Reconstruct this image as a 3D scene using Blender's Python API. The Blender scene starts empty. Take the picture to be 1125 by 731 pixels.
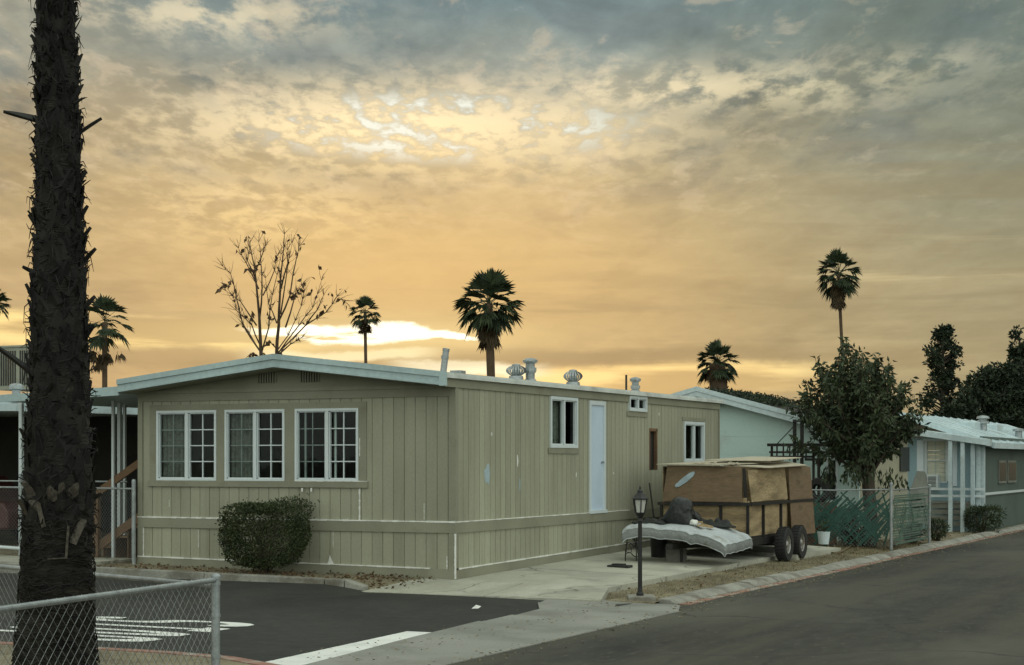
import bpy, bmesh, math, random
import numpy as np
from mathutils import Vector, Matrix
R = math.radians
rng = random.Random(7)
S = bpy.context.scene
COL = S.collection

# ------------------------------------------------------------------ camera geometry (metres; home corner at 0,0)
CAM = Vector((12.75, -24.95, 1.82))
YAW = R(25.2)
FW = Vector((-math.sin(YAW), math.cos(YAW), 0))
RT = Vector((math.cos(YAW), math.sin(YAW), 0))
FPX, CX, HY = 1923.0, 562.5, 507.0

def ray(px):
    return FW + RT * ((px - CX) / FPX)
def P(px, py, d):
    p = CAM + ray(px) * d
    p.z = CAM.z - (py - HY) / FPX * d
    return p
def G(px, py, z):
    return P(px, py, (CAM.z - z) * FPX / (py - HY))
def onY(px, py, y):
    return P(px, py, (y - CAM.y) / ray(px).y)
def onX(px, py, x):
    return P(px, py, (x - CAM.x) / ray(px).x)

def sm(a, b, t):
    t = max(0.0, min(1.0, (t - a) / (b - a)))
    return t * t * (3 - 2 * t)

def lot_z(x, y):
    ye = max(0.0, y)
    if ye > 9: ye = max(-4.0, 9 - (ye - 9) * 0.6)
    xx = min(max(0.0, x), 3.7)
    z = -0.07 + 0.017 * ye * (1 - xx / 4.0) - 0.02 * xx
    z += 0.0145 * min(10.0, max(0.0, -x))
    return z
def dirt_z(x, y):
    return lot_z(x, y) - 0.085 * sm(-0.6, 0.2, x) - 0.12 * sm(-1.25, -0.75, x) * (1 - sm(-1.1, 0.05, y)) * (1 - sm(2.7, 3.1, x))

# ------------------------------------------------------------------ node helpers
def new_mat(name):
    m = bpy.data.materials.new(name); m.use_nodes = True
    nt = m.node_tree
    return m, nt, nt.nodes['Principled BSDF']
def lk(nt, a, b): nt.links.new(a, b)

def material(name, col, rough=0.7, var=0.25, scale=3.0, col2=None, fine=40.0, bump=0.15, bdist=0.01, metal=0.0, spec=0.4,
             stain=None, stain_scale=0.8, stain_lo=0.55, stain_hi=0.7, stretch=(1, 1, 1), spots=None, island=0.0, cracks=None, streak=None):
    """object-space mottled paint/earth/metal with broad and fine variation, blotchy stains and bump"""
    m, nt, b = new_mat(name)
    N = nt.nodes
    tc = N.new('ShaderNodeTexCoord'); mp = N.new('ShaderNodeMapping')
    mp.inputs['Scale'].default_value = stretch
    lk(nt, tc.outputs['Object'], mp.inputs[0])
    n1 = N.new('ShaderNodeTexNoise'); n1.inputs['Scale'].default_value = scale; n1.inputs['Detail'].default_value = 6
    n2 = N.new('ShaderNodeTexNoise'); n2.inputs['Scale'].default_value = fine; n2.inputs['Detail'].default_value = 4
    lk(nt, mp.outputs[0], n1.inputs['Vector']); lk(nt, mp.outputs[0], n2.inputs['Vector'])
    cr = N.new('ShaderNodeValToRGB')
    c2 = col2 if col2 else tuple(c * (1 - var) for c in col)
    c3 = tuple(min(1, c * (1 + var * 0.6)) for c in col)
    e = cr.color_ramp.elements
    e[0].position = 0.3; e[0].color = (*c2, 1)
    e[1].position = 0.72; e[1].color = (*c3, 1)
    em = e.new(0.5); em.color = (*col, 1)
    lk(nt, n1.outputs['Fac'], cr.inputs[0])
    mx = N.new('ShaderNodeMix'); mx.data_type = 'RGBA'; mx.blend_type = 'MULTIPLY'
    mx.inputs[0].default_value = min(1.0, var * 1.6)
    r2 = N.new('ShaderNodeValToRGB')
    r2.color_ramp.elements[0].position = 0.25; r2.color_ramp.elements[0].color = (0.45, 0.45, 0.45, 1)
    r2.color_ramp.elements[1].position = 0.7; r2.color_ramp.elements[1].color = (1.15, 1.15, 1.15, 1)
    lk(nt, n2.outputs['Fac'], r2.inputs[0])
    lk(nt, cr.outputs[0], mx.inputs[6]); lk(nt, r2.outputs[0], mx.inputs[7])
    out = mx.outputs[2]
    if stain:
        n3 = N.new('ShaderNodeTexNoise'); n3.inputs['Scale'].default_value = stain_scale; n3.inputs['Detail'].default_value = 7
        n3.inputs['Roughness'].default_value = 0.65
        lk(nt, mp.outputs[0], n3.inputs['Vector'])
        rr = N.new('ShaderNodeMapRange'); rr.inputs['From Min'].default_value = stain_lo; rr.inputs['From Max'].default_value = stain_hi
        lk(nt, n3.outputs['Fac'], rr.inputs['Value'])
        m2 = N.new('ShaderNodeMix'); m2.data_type = 'RGBA'
        lk(nt, rr.outputs[0], m2.inputs[0]); lk(nt, out, m2.inputs[6]); m2.inputs[7].default_value = (*stain, 1)
        out = m2.outputs[2]
    if spots:
        sc_, lo_, hi_, cc_ = spots
        v = N.new('ShaderNodeTexNoise'); v.inputs['Scale'].default_value = sc_; v.inputs['Detail'].default_value = 2
        lk(nt, mp.outputs[0], v.inputs['Vector'])
        rr = N.new('ShaderNodeMapRange'); rr.inputs['From Min'].default_value = lo_; rr.inputs['From Max'].default_value = hi_
        lk(nt, v.outputs['Fac'], rr.inputs['Value'])
        m2 = N.new('ShaderNodeMix'); m2.data_type = 'RGBA'
        lk(nt, rr.outputs[0], m2.inputs[0]); lk(nt, out, m2.inputs[6]); m2.inputs[7].default_value = (*cc_, 1)
        out = m2.outputs[2]
    if streak:      # run-off streaks: noise drawn out along one axis
        st_, col_, lo_, hi_ = streak
        mp2 = N.new('ShaderNodeMapping'); mp2.inputs['Scale'].default_value = st_; lk(nt, tc.outputs['Object'], mp2.inputs[0])
        v = N.new('ShaderNodeTexNoise'); v.inputs['Scale'].default_value = 1.0; v.inputs['Detail'].default_value = 6; v.inputs['Roughness'].default_value = 0.65
        lk(nt, mp2.outputs[0], v.inputs['Vector'])
        rr = N.new('ShaderNodeMapRange'); rr.inputs['From Min'].default_value = lo_; rr.inputs['From Max'].default_value = hi_; rr.inputs['To Max'].default_value = 0.8
        lk(nt, v.outputs['Fac'], rr.inputs['Value'])
        m2 = N.new('ShaderNodeMix'); m2.data_type = 'RGBA'
        lk(nt, rr.outputs[0], m2.inputs[0]); lk(nt, out, m2.inputs[6]); m2.inputs[7].default_value = (*col_, 1); out = m2.outputs[2]
    if cracks:      # wandering cracks: cell borders, kept only in patches
        cs_, cw_, cc_ = cracks
        nz = N.new('ShaderNodeTexNoise'); nz.inputs['Scale'].default_value = 1.6; nz.inputs['Detail'].default_value = 5; lk(nt, tc.outputs['Object'], nz.inputs['Vector'])
        mvec = N.new('ShaderNodeMix'); mvec.data_type = 'RGBA'; mvec.blend_type = 'LINEAR_LIGHT'; mvec.inputs[0].default_value = 0.35
        lk(nt, tc.outputs['Object'], mvec.inputs[6]); lk(nt, nz.outputs['Color'], mvec.inputs[7])
        vo = N.new('ShaderNodeTexVoronoi'); vo.feature = 'DISTANCE_TO_EDGE'; vo.inputs['Scale'].default_value = cs_; lk(nt, mvec.outputs[2], vo.inputs['Vector'])
        rr = N.new('ShaderNodeMapRange'); rr.inputs['From Min'].default_value = 0.0; rr.inputs['From Max'].default_value = cw_; rr.inputs['To Min'].default_value = 0.85; rr.inputs['To Max'].default_value = 0.0
        lk(nt, vo.outputs['Distance'], rr.inputs['Value'])
        pm = N.new('ShaderNodeMapRange'); pm.inputs['From Min'].default_value = 0.42; pm.inputs['From Max'].default_value = 0.56; lk(nt, n1.outputs['Fac'], pm.inputs['Value'])
        ml = N.new('ShaderNodeMath'); ml.operation = 'MULTIPLY'; lk(nt, rr.outputs[0], ml.inputs[0]); lk(nt, pm.outputs[0], ml.inputs[1])
        m2 = N.new('ShaderNodeMix'); m2.data_type = 'RGBA'
        lk(nt, ml.outputs[0], m2.inputs[0]); lk(nt, out, m2.inputs[6]); m2.inputs[7].default_value = (*cc_, 1); out = m2.outputs[2]
    if island:      # every board has taken the paint a little differently
        ge = N.new('ShaderNodeNewGeometry'); rr = N.new('ShaderNodeMapRange')
        rr.inputs['To Min'].default_value = 1 - island; rr.inputs['To Max'].default_value = 1 + island * 0.6
        lk(nt, ge.outputs['Random Per Island'], rr.inputs['Value'])
        vm = N.new('ShaderNodeVectorMath'); vm.operation = 'SCALE'; lk(nt, out, vm.inputs[0]); lk(nt, rr.outputs[0], vm.inputs['Scale']); out = vm.outputs[0]
    lk(nt, out, b.inputs['Base Color'])
    b.inputs['Roughness'].default_value = rough; b.inputs['Metallic'].default_value = metal
    b.inputs['Specular IOR Level'].default_value = spec
    if bump:
        bp = N.new('ShaderNodeBump'); bp.inputs['Strength'].default_value = bump; bp.inputs['Distance'].default_value = bdist
        lk(nt, n2.outputs['Fac'], bp.inputs['Height']); lk(nt, bp.outputs[0], b.inputs['Normal'])
    return m

def glass_mat():
    m, nt, b = new_mat('window_glass')
    N = nt.nodes; N.remove(b)
    out = [n for n in N if n.type == 'OUTPUT_MATERIAL'][0]
    tr = N.new('ShaderNodeBsdfTransparent'); tr.inputs[0].default_value = (0.72, 0.78, 0.75, 1)
    gl = N.new('ShaderNodeBsdfGlossy'); gl.inputs['Roughness'].default_value = 0.03; gl.inputs[0].default_value = (0.9, 0.95, 0.95, 1)
    lw = N.new('ShaderNodeLayerWeight'); lw.inputs['Blend'].default_value = 0.25
    fr = N.new('ShaderNodeMapRange'); fr.inputs['To Min'].default_value = 0.018; fr.inputs['To Max'].default_value = 0.55
    lk(nt, lw.outputs['Facing'], fr.inputs['Value'])
    pw = N.new('ShaderNodeMath'); pw.operation = 'POWER'; pw.inputs[1].default_value = 3.0; lk(nt, lw.outputs['Facing'], pw.inputs[0]); lk(nt, pw.outputs[0], fr.inputs['Value'])
    tc = N.new('ShaderNodeTexCoord'); n = N.new('ShaderNodeTexNoise'); n.inputs['Scale'].default_value = 1.7
    bp = N.new('ShaderNodeBump'); bp.inputs['Strength'].default_value = 0.05; bp.inputs['Distance'].default_value = 0.05
    lk(nt, tc.outputs['Object'], n.inputs['Vector']); lk(nt, n.outputs[0], bp.inputs['Height'])
    lk(nt, bp.outputs[0], gl.inputs['Normal'])
    mx = N.new('ShaderNodeMixShader')
    lk(nt, fr.outputs[0], mx.inputs[0]); lk(nt, tr.outputs[0], mx.inputs[1]); lk(nt, gl.outputs[0], mx.inputs[2])
    lk(nt, mx.outputs[0], out.inputs[0])
    return m

def leaf_mat(name, c1, c2, scale=2.0, rough=0.55):
    m, nt, b = new_mat(name)
    N = nt.nodes
    tc = N.new('ShaderNodeTexCoord')
    n = N.new('ShaderNodeTexNoise'); n.inputs['Scale'].default_value = scale; n.inputs['Detail'].default_value = 3
    lk(nt, tc.outputs['Object'], n.inputs['Vector'])
    geo = N.new('ShaderNodeNewGeometry')
    ad = N.new('ShaderNodeMath'); ad.operation = 'MULTIPLY_ADD'; ad.inputs[1].default_value = 0.45; 
    lk(nt, geo.outputs['Random Per Island'], ad.inputs[0]); lk(nt, n.outputs['Fac'], ad.inputs[2])
    cr = N.new('ShaderNodeValToRGB'); e = cr.color_ramp.elements
    e[0].position = 0.4; e[0].color = (*c1, 1); e[1].position = 0.95; e[1].color = (*c2, 1)
    lk(nt, ad.outputs[0], cr.inputs[0]); lk(nt, cr.outputs[0], b.inputs['Base Color'])
    b.inputs['Roughness'].default_value = rough; b.inputs['Specular IOR Level'].default_value = 0.25
    return m

M = {}
# paints
M['tan'] = material('tan_house_paint', (0.335, 0.333, 0.250), 0.78, 0.15, 1.1, fine=55, bump=0.12, bdist=0.004, stain=(0.36, 0.35, 0.265), stain_scale=1.3, stain_lo=0.58, stain_hi=0.75, stretch=(1, 1, 0.35), island=0.10, streak=((6.0, 6.0, 0.45), (0.235, 0.22, 0.15), 0.52, 0.78))
M['tan_trim'] = material('tan_trim_paint', (0.250, 0.246, 0.182), 0.7, 0.14, 1.5, fine=40, bump=0.1, bdist=0.004, stain=(0.21, 0.195, 0.14), stain_scale=2.0)
M['caulk'] = material('white_caulk', (0.74, 0.74, 0.70), 0.6, 0.15, 5)
M['patch_blue'] = material('pale_blue_patch', (0.36, 0.45, 0.50), 0.7, 0.2, 6)
M['white_vinyl'] = material('white_vinyl', (0.62, 0.68, 0.70), 0.35, 0.06, 4, bump=0.02)
M['fascia_metal'] = material('painted_fascia_metal', (0.40, 0.51, 0.52), 0.42, 0.16, 0.9, fine=14, bump=0.05, stain=(0.30, 0.36, 0.35), stain_scale=1.8, stain_lo=0.58, stain_hi=0.8)
M['roof_white'] = material('white_roof_coating', (0.60, 0.63, 0.60), 0.7, 0.2, 1.5, stain=(0.42, 0.42, 0.38), stain_scale=1.0)
M['door_blue'] = material('primed_door_paint', (0.52, 0.62, 0.74), 0.55, 0.08, 2.5, fine=30, bump=0.05)
M['galv'] = material('galvanised_metal', (0.34, 0.37, 0.38), 0.42, 0.25, 8, metal=0.55, bump=0.08, stain=(0.25, 0.19, 0.13), stain_scale=3.0, stain_lo=0.62, stain_hi=0.78)
M['galv_wire'] = material('galvanised_wire', (0.25, 0.265, 0.26), 0.5, 0.3, 6, metal=0.35, bump=0)
M['dark_metal'] = material('dark_steel', (0.028, 0.027, 0.026), 0.5, 0.35, 6, metal=0.3, stain=(0.07, 0.045, 0.03), stain_scale=4)
M['black_paint'] = material('black_lamp_paint', (0.02, 0.02, 0.02), 0.4, 0.2, 6, metal=0.2)
M['rubber'] = material('tyre_rubber', (0.025, 0.025, 0.025), 0.8, 0.25, 10)
M['rim'] = material('wheel_rim_steel', (0.35, 0.34, 0.32), 0.45, 0.3, 8, metal=0.5, stain=(0.16, 0.10, 0.06), stain_scale=6)
M['interior'] = material('interior_wall', (0.10, 0.095, 0.085), 0.9, 0.2, 2)
M['curtain'] = material('lace_curtain', (0.27, 0.28, 0.25), 0.9, 0.5, 5, fine=26, bump=0, stain=(0.11, 0.115, 0.10), stain_scale=5, stain_lo=0.46, stain_hi=0.66)
M['glass'] = glass_mat()
M['black_glass'] = material('dark_window_glass', (0.015, 0.017, 0.017), 0.3, 0.2, 2, bump=0, spec=0.25)
M['lantern_glass'] = material('frosted_lantern_glass', (0.5, 0.5, 0.46), 0.35, 0.15, 8, bump=0)
# ground
M['asphalt'] = material('side_street_asphalt', (0.023, 0.024, 0.0205), 0.88, 0.5, 0.6, fine=4.5, bump=0.6, bdist=0.01, stain=(0.033, 0.0325, 0.026), stain_scale=0.35, stain_lo=0.46, stain_hi=0.72, spots=(13, 0.58, 0.74, (0.038, 0.038, 0.031)), cracks=(0.22, 0.010, (0.012, 0.012, 0.012)))
M['asphalt_main'] = material('main_road_asphalt', (0.029, 0.0285, 0.022), 0.88, 0.5, 0.55, fine=4.5, bump=0.6, bdist=0.01, stain=(0.078, 0.074, 0.056), stain_scale=0.30, stain_lo=0.45, stain_hi=0.70, stretch=(1, 0.35, 1), spots=(12, 0.58, 0.74, (0.066, 0.061, 0.047)), cracks=(0.20, 0.012, (0.014, 0.014, 0.013)), streak=((0.9, 0.07, 1.0), (0.058, 0.053, 0.037), 0.5, 0.68))
M['concrete'] = material('driveway_concrete', (0.43, 0.425, 0.355), 0.85, 0.25, 0.7, fine=40, bump=0.3, bdist=0.005, stain=(0.19, 0.18, 0.145), stain_scale=0.6, stain_lo=0.50, stain_hi=0.76, cracks=(0.35, 0.012, (0.08, 0.075, 0.06)), streak=((1.2, 0.3, 1.0), (0.30, 0.29, 0.235), 0.5, 0.7))
M['curb'] = material('curb_concrete', (0.29, 0.285, 0.25), 0.88, 0.35, 2.4, fine=40, bump=0.4, bdist=0.006, stain=(0.13, 0.115, 0.09), stain_scale=1.8, stain_lo=0.48, stain_hi=0.68)
M['gutter'] = material('gutter_concrete', (0.25, 0.25, 0.225), 0.88, 0.25, 0.9, fine=50, bump=0.3, bdist=0.005, stain=(0.16, 0.155, 0.135), stain_scale=0.7, stain_lo=0.5, stain_hi=0.7)
M['red_curb'] = material('faded_red_curb_paint', (0.30, 0.16, 0.12), 0.85, 0.3, 3, stain=(0.32, 0.30, 0.26), stain_scale=2.2, stain_lo=0.5, stain_hi=0.58)
M['dirt'] = material('dry_dirt', (0.24, 0.205, 0.132), 0.95, 0.35, 1.5, fine=26, bump=0.9, bdist=0.03, stain=(0.10, 0.08, 0.05), stain_scale=1.1, stain_lo=0.5, stain_hi=0.66, spots=(45, 0.6, 0.7, (0.07, 0.055, 0.035)))
M['far_ground'] = material('far_ground', (0.09, 0.085, 0.065), 0.95, 0.3, 0.05, fine=2, bump=0)
M['paint_white'] = material('road_paint_white', (0.72, 0.73, 0.70), 0.75, 0.14, 3, fine=45, bump=0.3, bdist=0.003, stain=(0.30, 0.30, 0.28), stain_scale=6, stain_lo=0.6, stain_hi=0.7)
# wood etc
M['plywood'] = material('weathered_plywood', (0.37, 0.275, 0.155), 0.8, 0.4, 2.6, fine=18, bump=0.15, bdist=0.004, stretch=(0.5, 0.5, 2.2), stain=(0.19, 0.135, 0.075), stain_scale=2.2, stain_lo=0.48, stain_hi=0.66)
M['plywood_brown'] = material('dark_brown_plywood', (0.20, 0.135, 0.078), 0.75, 0.35, 2.4, fine=18, bump=0.12, bdist=0.004, stretch=(0.5, 0.5, 2.0), stain=(0.115, 0.076, 0.045), stain_scale=2.4, stain_lo=0.48, stain_hi=0.66)
M['plywood_pale'] = material('pale_plywood', (0.46, 0.41, 0.31), 0.8, 0.2, 2.5, fine=20, bump=0.1, bdist=0.004)
M['wood_rail'] = material('brown_stair_wood', (0.17, 0.10, 0.055), 0.75, 0.3, 4, stretch=(1, 1, 0.4))
M['mattress'] = material('mattress_ticking', (0.44, 0.475, 0.495), 0.9, 0.14, 2.0, fine=24, bump=0.6, bdist=0.02, stain=(0.25, 0.235, 0.195), stain_scale=2.6, stain_lo=0.50, stain_hi=0.72)
M['mattress_side'] = material('mattress_side_band', (0.25, 0.265, 0.26), 0.9, 0.3, 3.0, fine=30, bump=0.5, bdist=0.02, stain=(0.14, 0.13, 0.11), stain_scale=3)
M['bag'] = material('black_plastic_bag', (0.018, 0.02, 0.02), 0.32, 0.3, 5, fine=14, bump=0.7, bdist=0.03)
M['cloth_dark'] = material('dark_cloth', (0.03, 0.032, 0.03), 0.9, 0.4, 6)
M['block'] = material('concrete_block', (0.22, 0.215, 0.19), 0.9, 0.3, 4, fine=40, bump=0.5)
M['brown_bag'] = material('tan_scrap', (0.42, 0.31, 0.17), 0.8, 0.3, 6)
M['white_plastic'] = material('white_plastic', (0.62, 0.70, 0.74), 0.45, 0.1, 5)
M['hose'] = material('tan_hose', (0.16, 0.125, 0.07), 0.6, 0.3, 8)
# neighbours
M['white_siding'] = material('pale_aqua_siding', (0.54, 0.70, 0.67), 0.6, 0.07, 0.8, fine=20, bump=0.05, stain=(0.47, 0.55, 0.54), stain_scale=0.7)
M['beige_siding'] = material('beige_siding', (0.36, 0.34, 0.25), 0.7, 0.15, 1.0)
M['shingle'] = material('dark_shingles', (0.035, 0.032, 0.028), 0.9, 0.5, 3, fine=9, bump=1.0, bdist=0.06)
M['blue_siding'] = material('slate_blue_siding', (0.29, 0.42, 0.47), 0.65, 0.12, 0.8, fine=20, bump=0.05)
M['green_siding'] = material('dark_green_siding', (0.085, 0.115, 0.10), 0.7, 0.2, 0.8)  # green siding with the shade under the carport roof put into its colour
M['pale_metal'] = material('pale_blue_roof_metal', (0.52, 0.62, 0.65), 0.45, 0.18, 0.8, fine=12, bump=0.05, stain=(0.34, 0.39, 0.39), stain_scale=0.9)
M['shutter'] = material('pale_blue_shutter', (0.72, 0.80, 0.86), 0.5, 0.06, 3)
M['dark_screen'] = material('dark_screen_panel', (0.24, 0.26, 0.25), 0.7, 0.25, 1.0)
M['maroon'] = material('maroon_paint', (0.07, 0.018, 0.015), 0.3, 0.3, 2)
M['dark_wall'] = material('dark_brown_wall', (0.03, 0.028, 0.024), 0.8, 0.3, 1.5)  # brown house wall; also paints the shade in vent gaps and the opening
M['cooler'] = material('beige_cooler_metal', (0.26, 0.255, 0.20), 0.6, 0.2, 3, stain=(0.17, 0.13, 0.08), stain_scale=4)
M['green_slat'] = material('green_privacy_slat', (0.026, 0.088, 0.068), 0.5, 0.4, 5)
M['blind'] = material('cream_blind', (0.66, 0.66, 0.54), 0.7, 0.1, 4)
M['green_mesh'] = material('faded_green_slat', (0.085, 0.15, 0.115), 0.6, 0.4, 5)
M['grey_board'] = material('grey_board', (0.20, 0.205, 0.175), 0.8, 0.2, 4)
# plants
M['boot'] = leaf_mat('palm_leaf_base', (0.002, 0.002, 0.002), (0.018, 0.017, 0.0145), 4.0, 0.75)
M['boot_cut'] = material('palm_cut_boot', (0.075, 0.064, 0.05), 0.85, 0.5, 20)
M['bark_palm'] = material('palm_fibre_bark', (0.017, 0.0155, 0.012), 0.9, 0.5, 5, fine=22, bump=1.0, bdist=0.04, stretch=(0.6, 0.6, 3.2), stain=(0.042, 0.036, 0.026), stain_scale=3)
M['palm_trunk'] = material('far_palm_trunk', (0.10, 0.065, 0.04), 0.9, 0.3, 2)
M['palm_leaf'] = leaf_mat('fan_palm_leaf', (0.016, 0.026, 0.016), (0.055, 0.075, 0.035), 1.0)
M['palm_dead'] = leaf_mat('dead_palm_leaf', (0.035, 0.026, 0.014), (0.10, 0.07, 0.035), 1.0)
M['shrub'] = leaf_mat('shrub_leaf', (0.014, 0.022, 0.010), (0.060, 0.078, 0.030), 5.0)
M['tree_leaf'] = leaf_mat('broad_tree_leaf', (0.018, 0.030, 0.016), (0.065, 0.085, 0.04), 1.5)
M['tree_dark'] = leaf_mat('dark_tree_leaf', (0.010, 0.018, 0.011), (0.035, 0.050, 0.026), 0.7)
M['bark'] = material('tree_bark', (0.075, 0.058, 0.042), 0.9, 0.4, 8, fine=30, bump=0.6, stretch=(1, 1, 0.3))
M['twig'] = material('bare_branch_bark', (0.075, 0.048, 0.030), 0.9, 0.3, 5)
M['dead_leaf'] = leaf_mat('dry_leaf', (0.04, 0.022, 0.012), (0.13, 0.075, 0.035), 3.0)
M['grass'] = leaf_mat('dry_grass', (0.09, 0.082, 0.042), (0.28, 0.235, 0.135), 3.0)

# ------------------------------------------------------------------ mesh builder
class MB:
    def __init__(self, o=None, u=None, n=None):
        self.v = []; self.f = []; self.mi = []; self.k = 0
        self.o = Vector(o) if o is not None else None
        self.u = Vector(u) if u is not None else None
        self.n = Vector(n) if n is not None else None
    def T(self, p):
        if self.o is None: return (p[0], p[1], p[2])
        q = self.o + self.u * p[0] + self.n * p[1]
        return (q.x, q.y, q.z + p[2])
    def add(self, vs, fs, k=None):
        b = len(self.v)
        self.v.extend(self.T(p) for p in vs)
        k = self.k if k is None else k
        for f in fs:
            self.f.append([i + b for i in f]); self.mi.append(k)
    def box(self, a0, a1, b0, b1, c0, c1, k=None):
        vs = [(a0, b0, c0), (a1, b0, c0), (a1, b1, c0), (a0, b1, c0), (a0, b0, c1), (a1, b0, c1), (a1, b1, c1), (a0, b1, c1)]
        self.add(vs, [(0, 3, 2, 1), (4, 5, 6, 7), (0, 1, 5, 4), (1, 2, 6, 5), (2, 3, 7, 6), (3, 0, 4, 7)], k)
    def hexa(self, vs, k=None):
        self.add(vs, [(0, 3, 2, 1), (4, 5, 6, 7), (0, 1, 5, 4), (1, 2, 6, 5), (2, 3, 7, 6), (3, 0, 4, 7)], k)
    def bar(self, p, q, w, h, k=None, up=(0, 0, 1)):
        p = Vector(p); q = Vector(q); d = (q - p).normalized()
        up = Vector(up)
        if abs(d.dot(up)) > 0.95: up = Vector((1, 0, 0))
        s = d.cross(up).normalized(); t = s.cross(d).normalized()
        s *= w / 2; t *= h / 2
        self.hexa([p - s - t, p + s - t, p + s + t, p - s + t, q - s - t, q + s - t, q + s + t, q - s + t], k)
    def tube(self, pts, rad, n=6, k=None, cap=True):
        pts = [Vector(p) for p in pts]
        if not isinstance(rad, (list, tuple)): rad = [rad] * len(pts)
        vs = []; fs = []
        prev = None
        for i, p in enumerate(pts):
            d = (pts[min(i + 1, len(pts) - 1)] - pts[max(i - 1, 0)])
            if d.length < 1e-9: d = Vector((0, 0, 1))
            d.normalize()
            ref = prev if prev is not None else (Vector((1, 0, 0)) if abs(d.x) < 0.9 else Vector((0, 1, 0)))
            s = (ref - d * ref.dot(d))
            if s.length < 1e-6: s = d.orthogonal()
            s.normalize(); prev = s; t = d.cross(s)
            for j in range(n):
                a = 2 * math.pi * j / n
                vs.append(p + (s * math.cos(a) + t * math.sin(a)) * rad[i])
        for i in range(len(pts) - 1):
            for j in range(n):
                fs.append((i * n + j, i * n + (j + 1) % n, (i + 1) * n + (j + 1) % n, (i + 1) * n + j))
        if cap:
            fs.append(tuple(range(n - 1, -1, -1))); fs.append(tuple((len(pts) - 1) * n + j for j in range(n)))
        self.add(vs, fs, k)
    def lathe(self, c, prof, n=16, k=None, cap=True, jit=0.0, axis=None):
        c = Vector(c); vs = []; fs = []
        if axis is None: ax, s, t = Vector((0, 0, 1)), Vector((1, 0, 0)), Vector((0, 1, 0))
        else:
            ax = Vector(axis).normalized(); s = ax.orthogonal().normalized(); t = ax.cross(s)
        for r, z in prof:
            for j in range(n):
                a = 2 * math.pi * j / n; rr = r * (1 + (rng.uniform(-jit, jit) if jit else 0))
                vs.append(c + ax * z + (s * math.cos(a) + t * math.sin(a)) * rr)
        m = len(prof)
        for i in range(m - 1):
            for j in range(n):
                fs.append((i * n + j, i * n + (j + 1) % n, (i + 1) * n + (j + 1) % n, (i + 1) * n + j))
        if cap:
            fs.append(tuple(range(n - 1, -1, -1))); fs.append(tuple((m - 1) * n + j for j in range(n)))
        self.add(vs, fs, k)
    def poly_prism(self, pts, d, k=None):
        """extrude planar polygon pts by vector d"""
        n = len(pts); d = Vector(d)
        vs = [Vector(p) for p in pts] + [Vector(p) + d for p in pts]
        fs = [tuple(range(n - 1, -1, -1)), tuple(range(n, 2 * n))]
        for i in range(n): fs.append((i, (i + 1) % n, n + (i + 1) % n, n + i))
        self.add(vs, fs, k)
    def build(self, name, mats, parent=None, origin=None, smooth=False, recalc=True):
        if not isinstance(mats, (list, tuple)): mats = [mats]
        o = Vector(ORIG.get(parent.name, (0, 0, 0))) if parent is not None else Vector(origin or (0, 0, 0))
        me = bpy.data.meshes.new(name)
        va = np.array(self.v, dtype=float).reshape(-1, 3) - np.array(o)
        me.from_pydata(va.tolist(), [], self.f)
        for m in mats: me.materials.append(m)
        if len(mats) > 1: me.polygons.foreach_set('material_index', self.mi)
        if smooth: me.polygons.foreach_set('use_smooth', [True] * len(me.polygons))
        if recalc:
            bm = bmesh.new(); bm.from_mesh(me); bmesh.ops.recalc_face_normals(bm, faces=bm.faces); bm.to_mesh(me); bm.free()
        me.update()
        ob = bpy.data.objects.new(name, me); COL.objects.link(ob)
        if parent is not None:
            ob.parent = parent; ORIG[ob.name] = tuple(o)
        else:
            ob.location = o; ORIG[ob.name] = tuple(o)
        return ob
ORIG = {}
def tag(o, label, cat, group=None):
    o['label'] = label; o['category'] = cat
    if group: o['group'] = group
    return o
def thing(name, loc, label, cat, group=None):
    e = bpy.data.objects.new(name, None); COL.objects.link(e); e.location = loc
    e.empty_display_size = 0.2
    ORIG[e.name] = tuple(loc)
    return tag(e, label, cat, group)
def struct(o, kind='structure'):
    o['kind'] = kind; return o
def bevel(o, w=0.008, seg=2):
    m = o.modifiers.new('bevel', 'BEVEL'); m.width = w; m.segments = seg; m.limit_method = 'ANGLE'; return o

# ------------------------------------------------------------------ camera
cd = bpy.data.cameras.new('camera'); cam = bpy.data.objects.new('camera', cd); COL.objects.link(cam)
cam.location = CAM; cam.rotation_euler = (R(90), 0, YAW)
cd.sensor_width = 36; cd.lens = FPX / 1125 * 36; cd.shift_y = (HY - 365.5) / 1125
cd.clip_start = 0.1; cd.clip_end = 20000
S.camera = cam
S.view_settings.view_transform = 'Standard'; S.view_settings.look = 'None'; S.view_settings.gamma = 1
S.view_settings.exposure = 0.32; S.view_settings.use_curve_mapping = False
S.cycles.max_bounces = 6; S.cycles.transparent_max_bounces = 12

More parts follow.
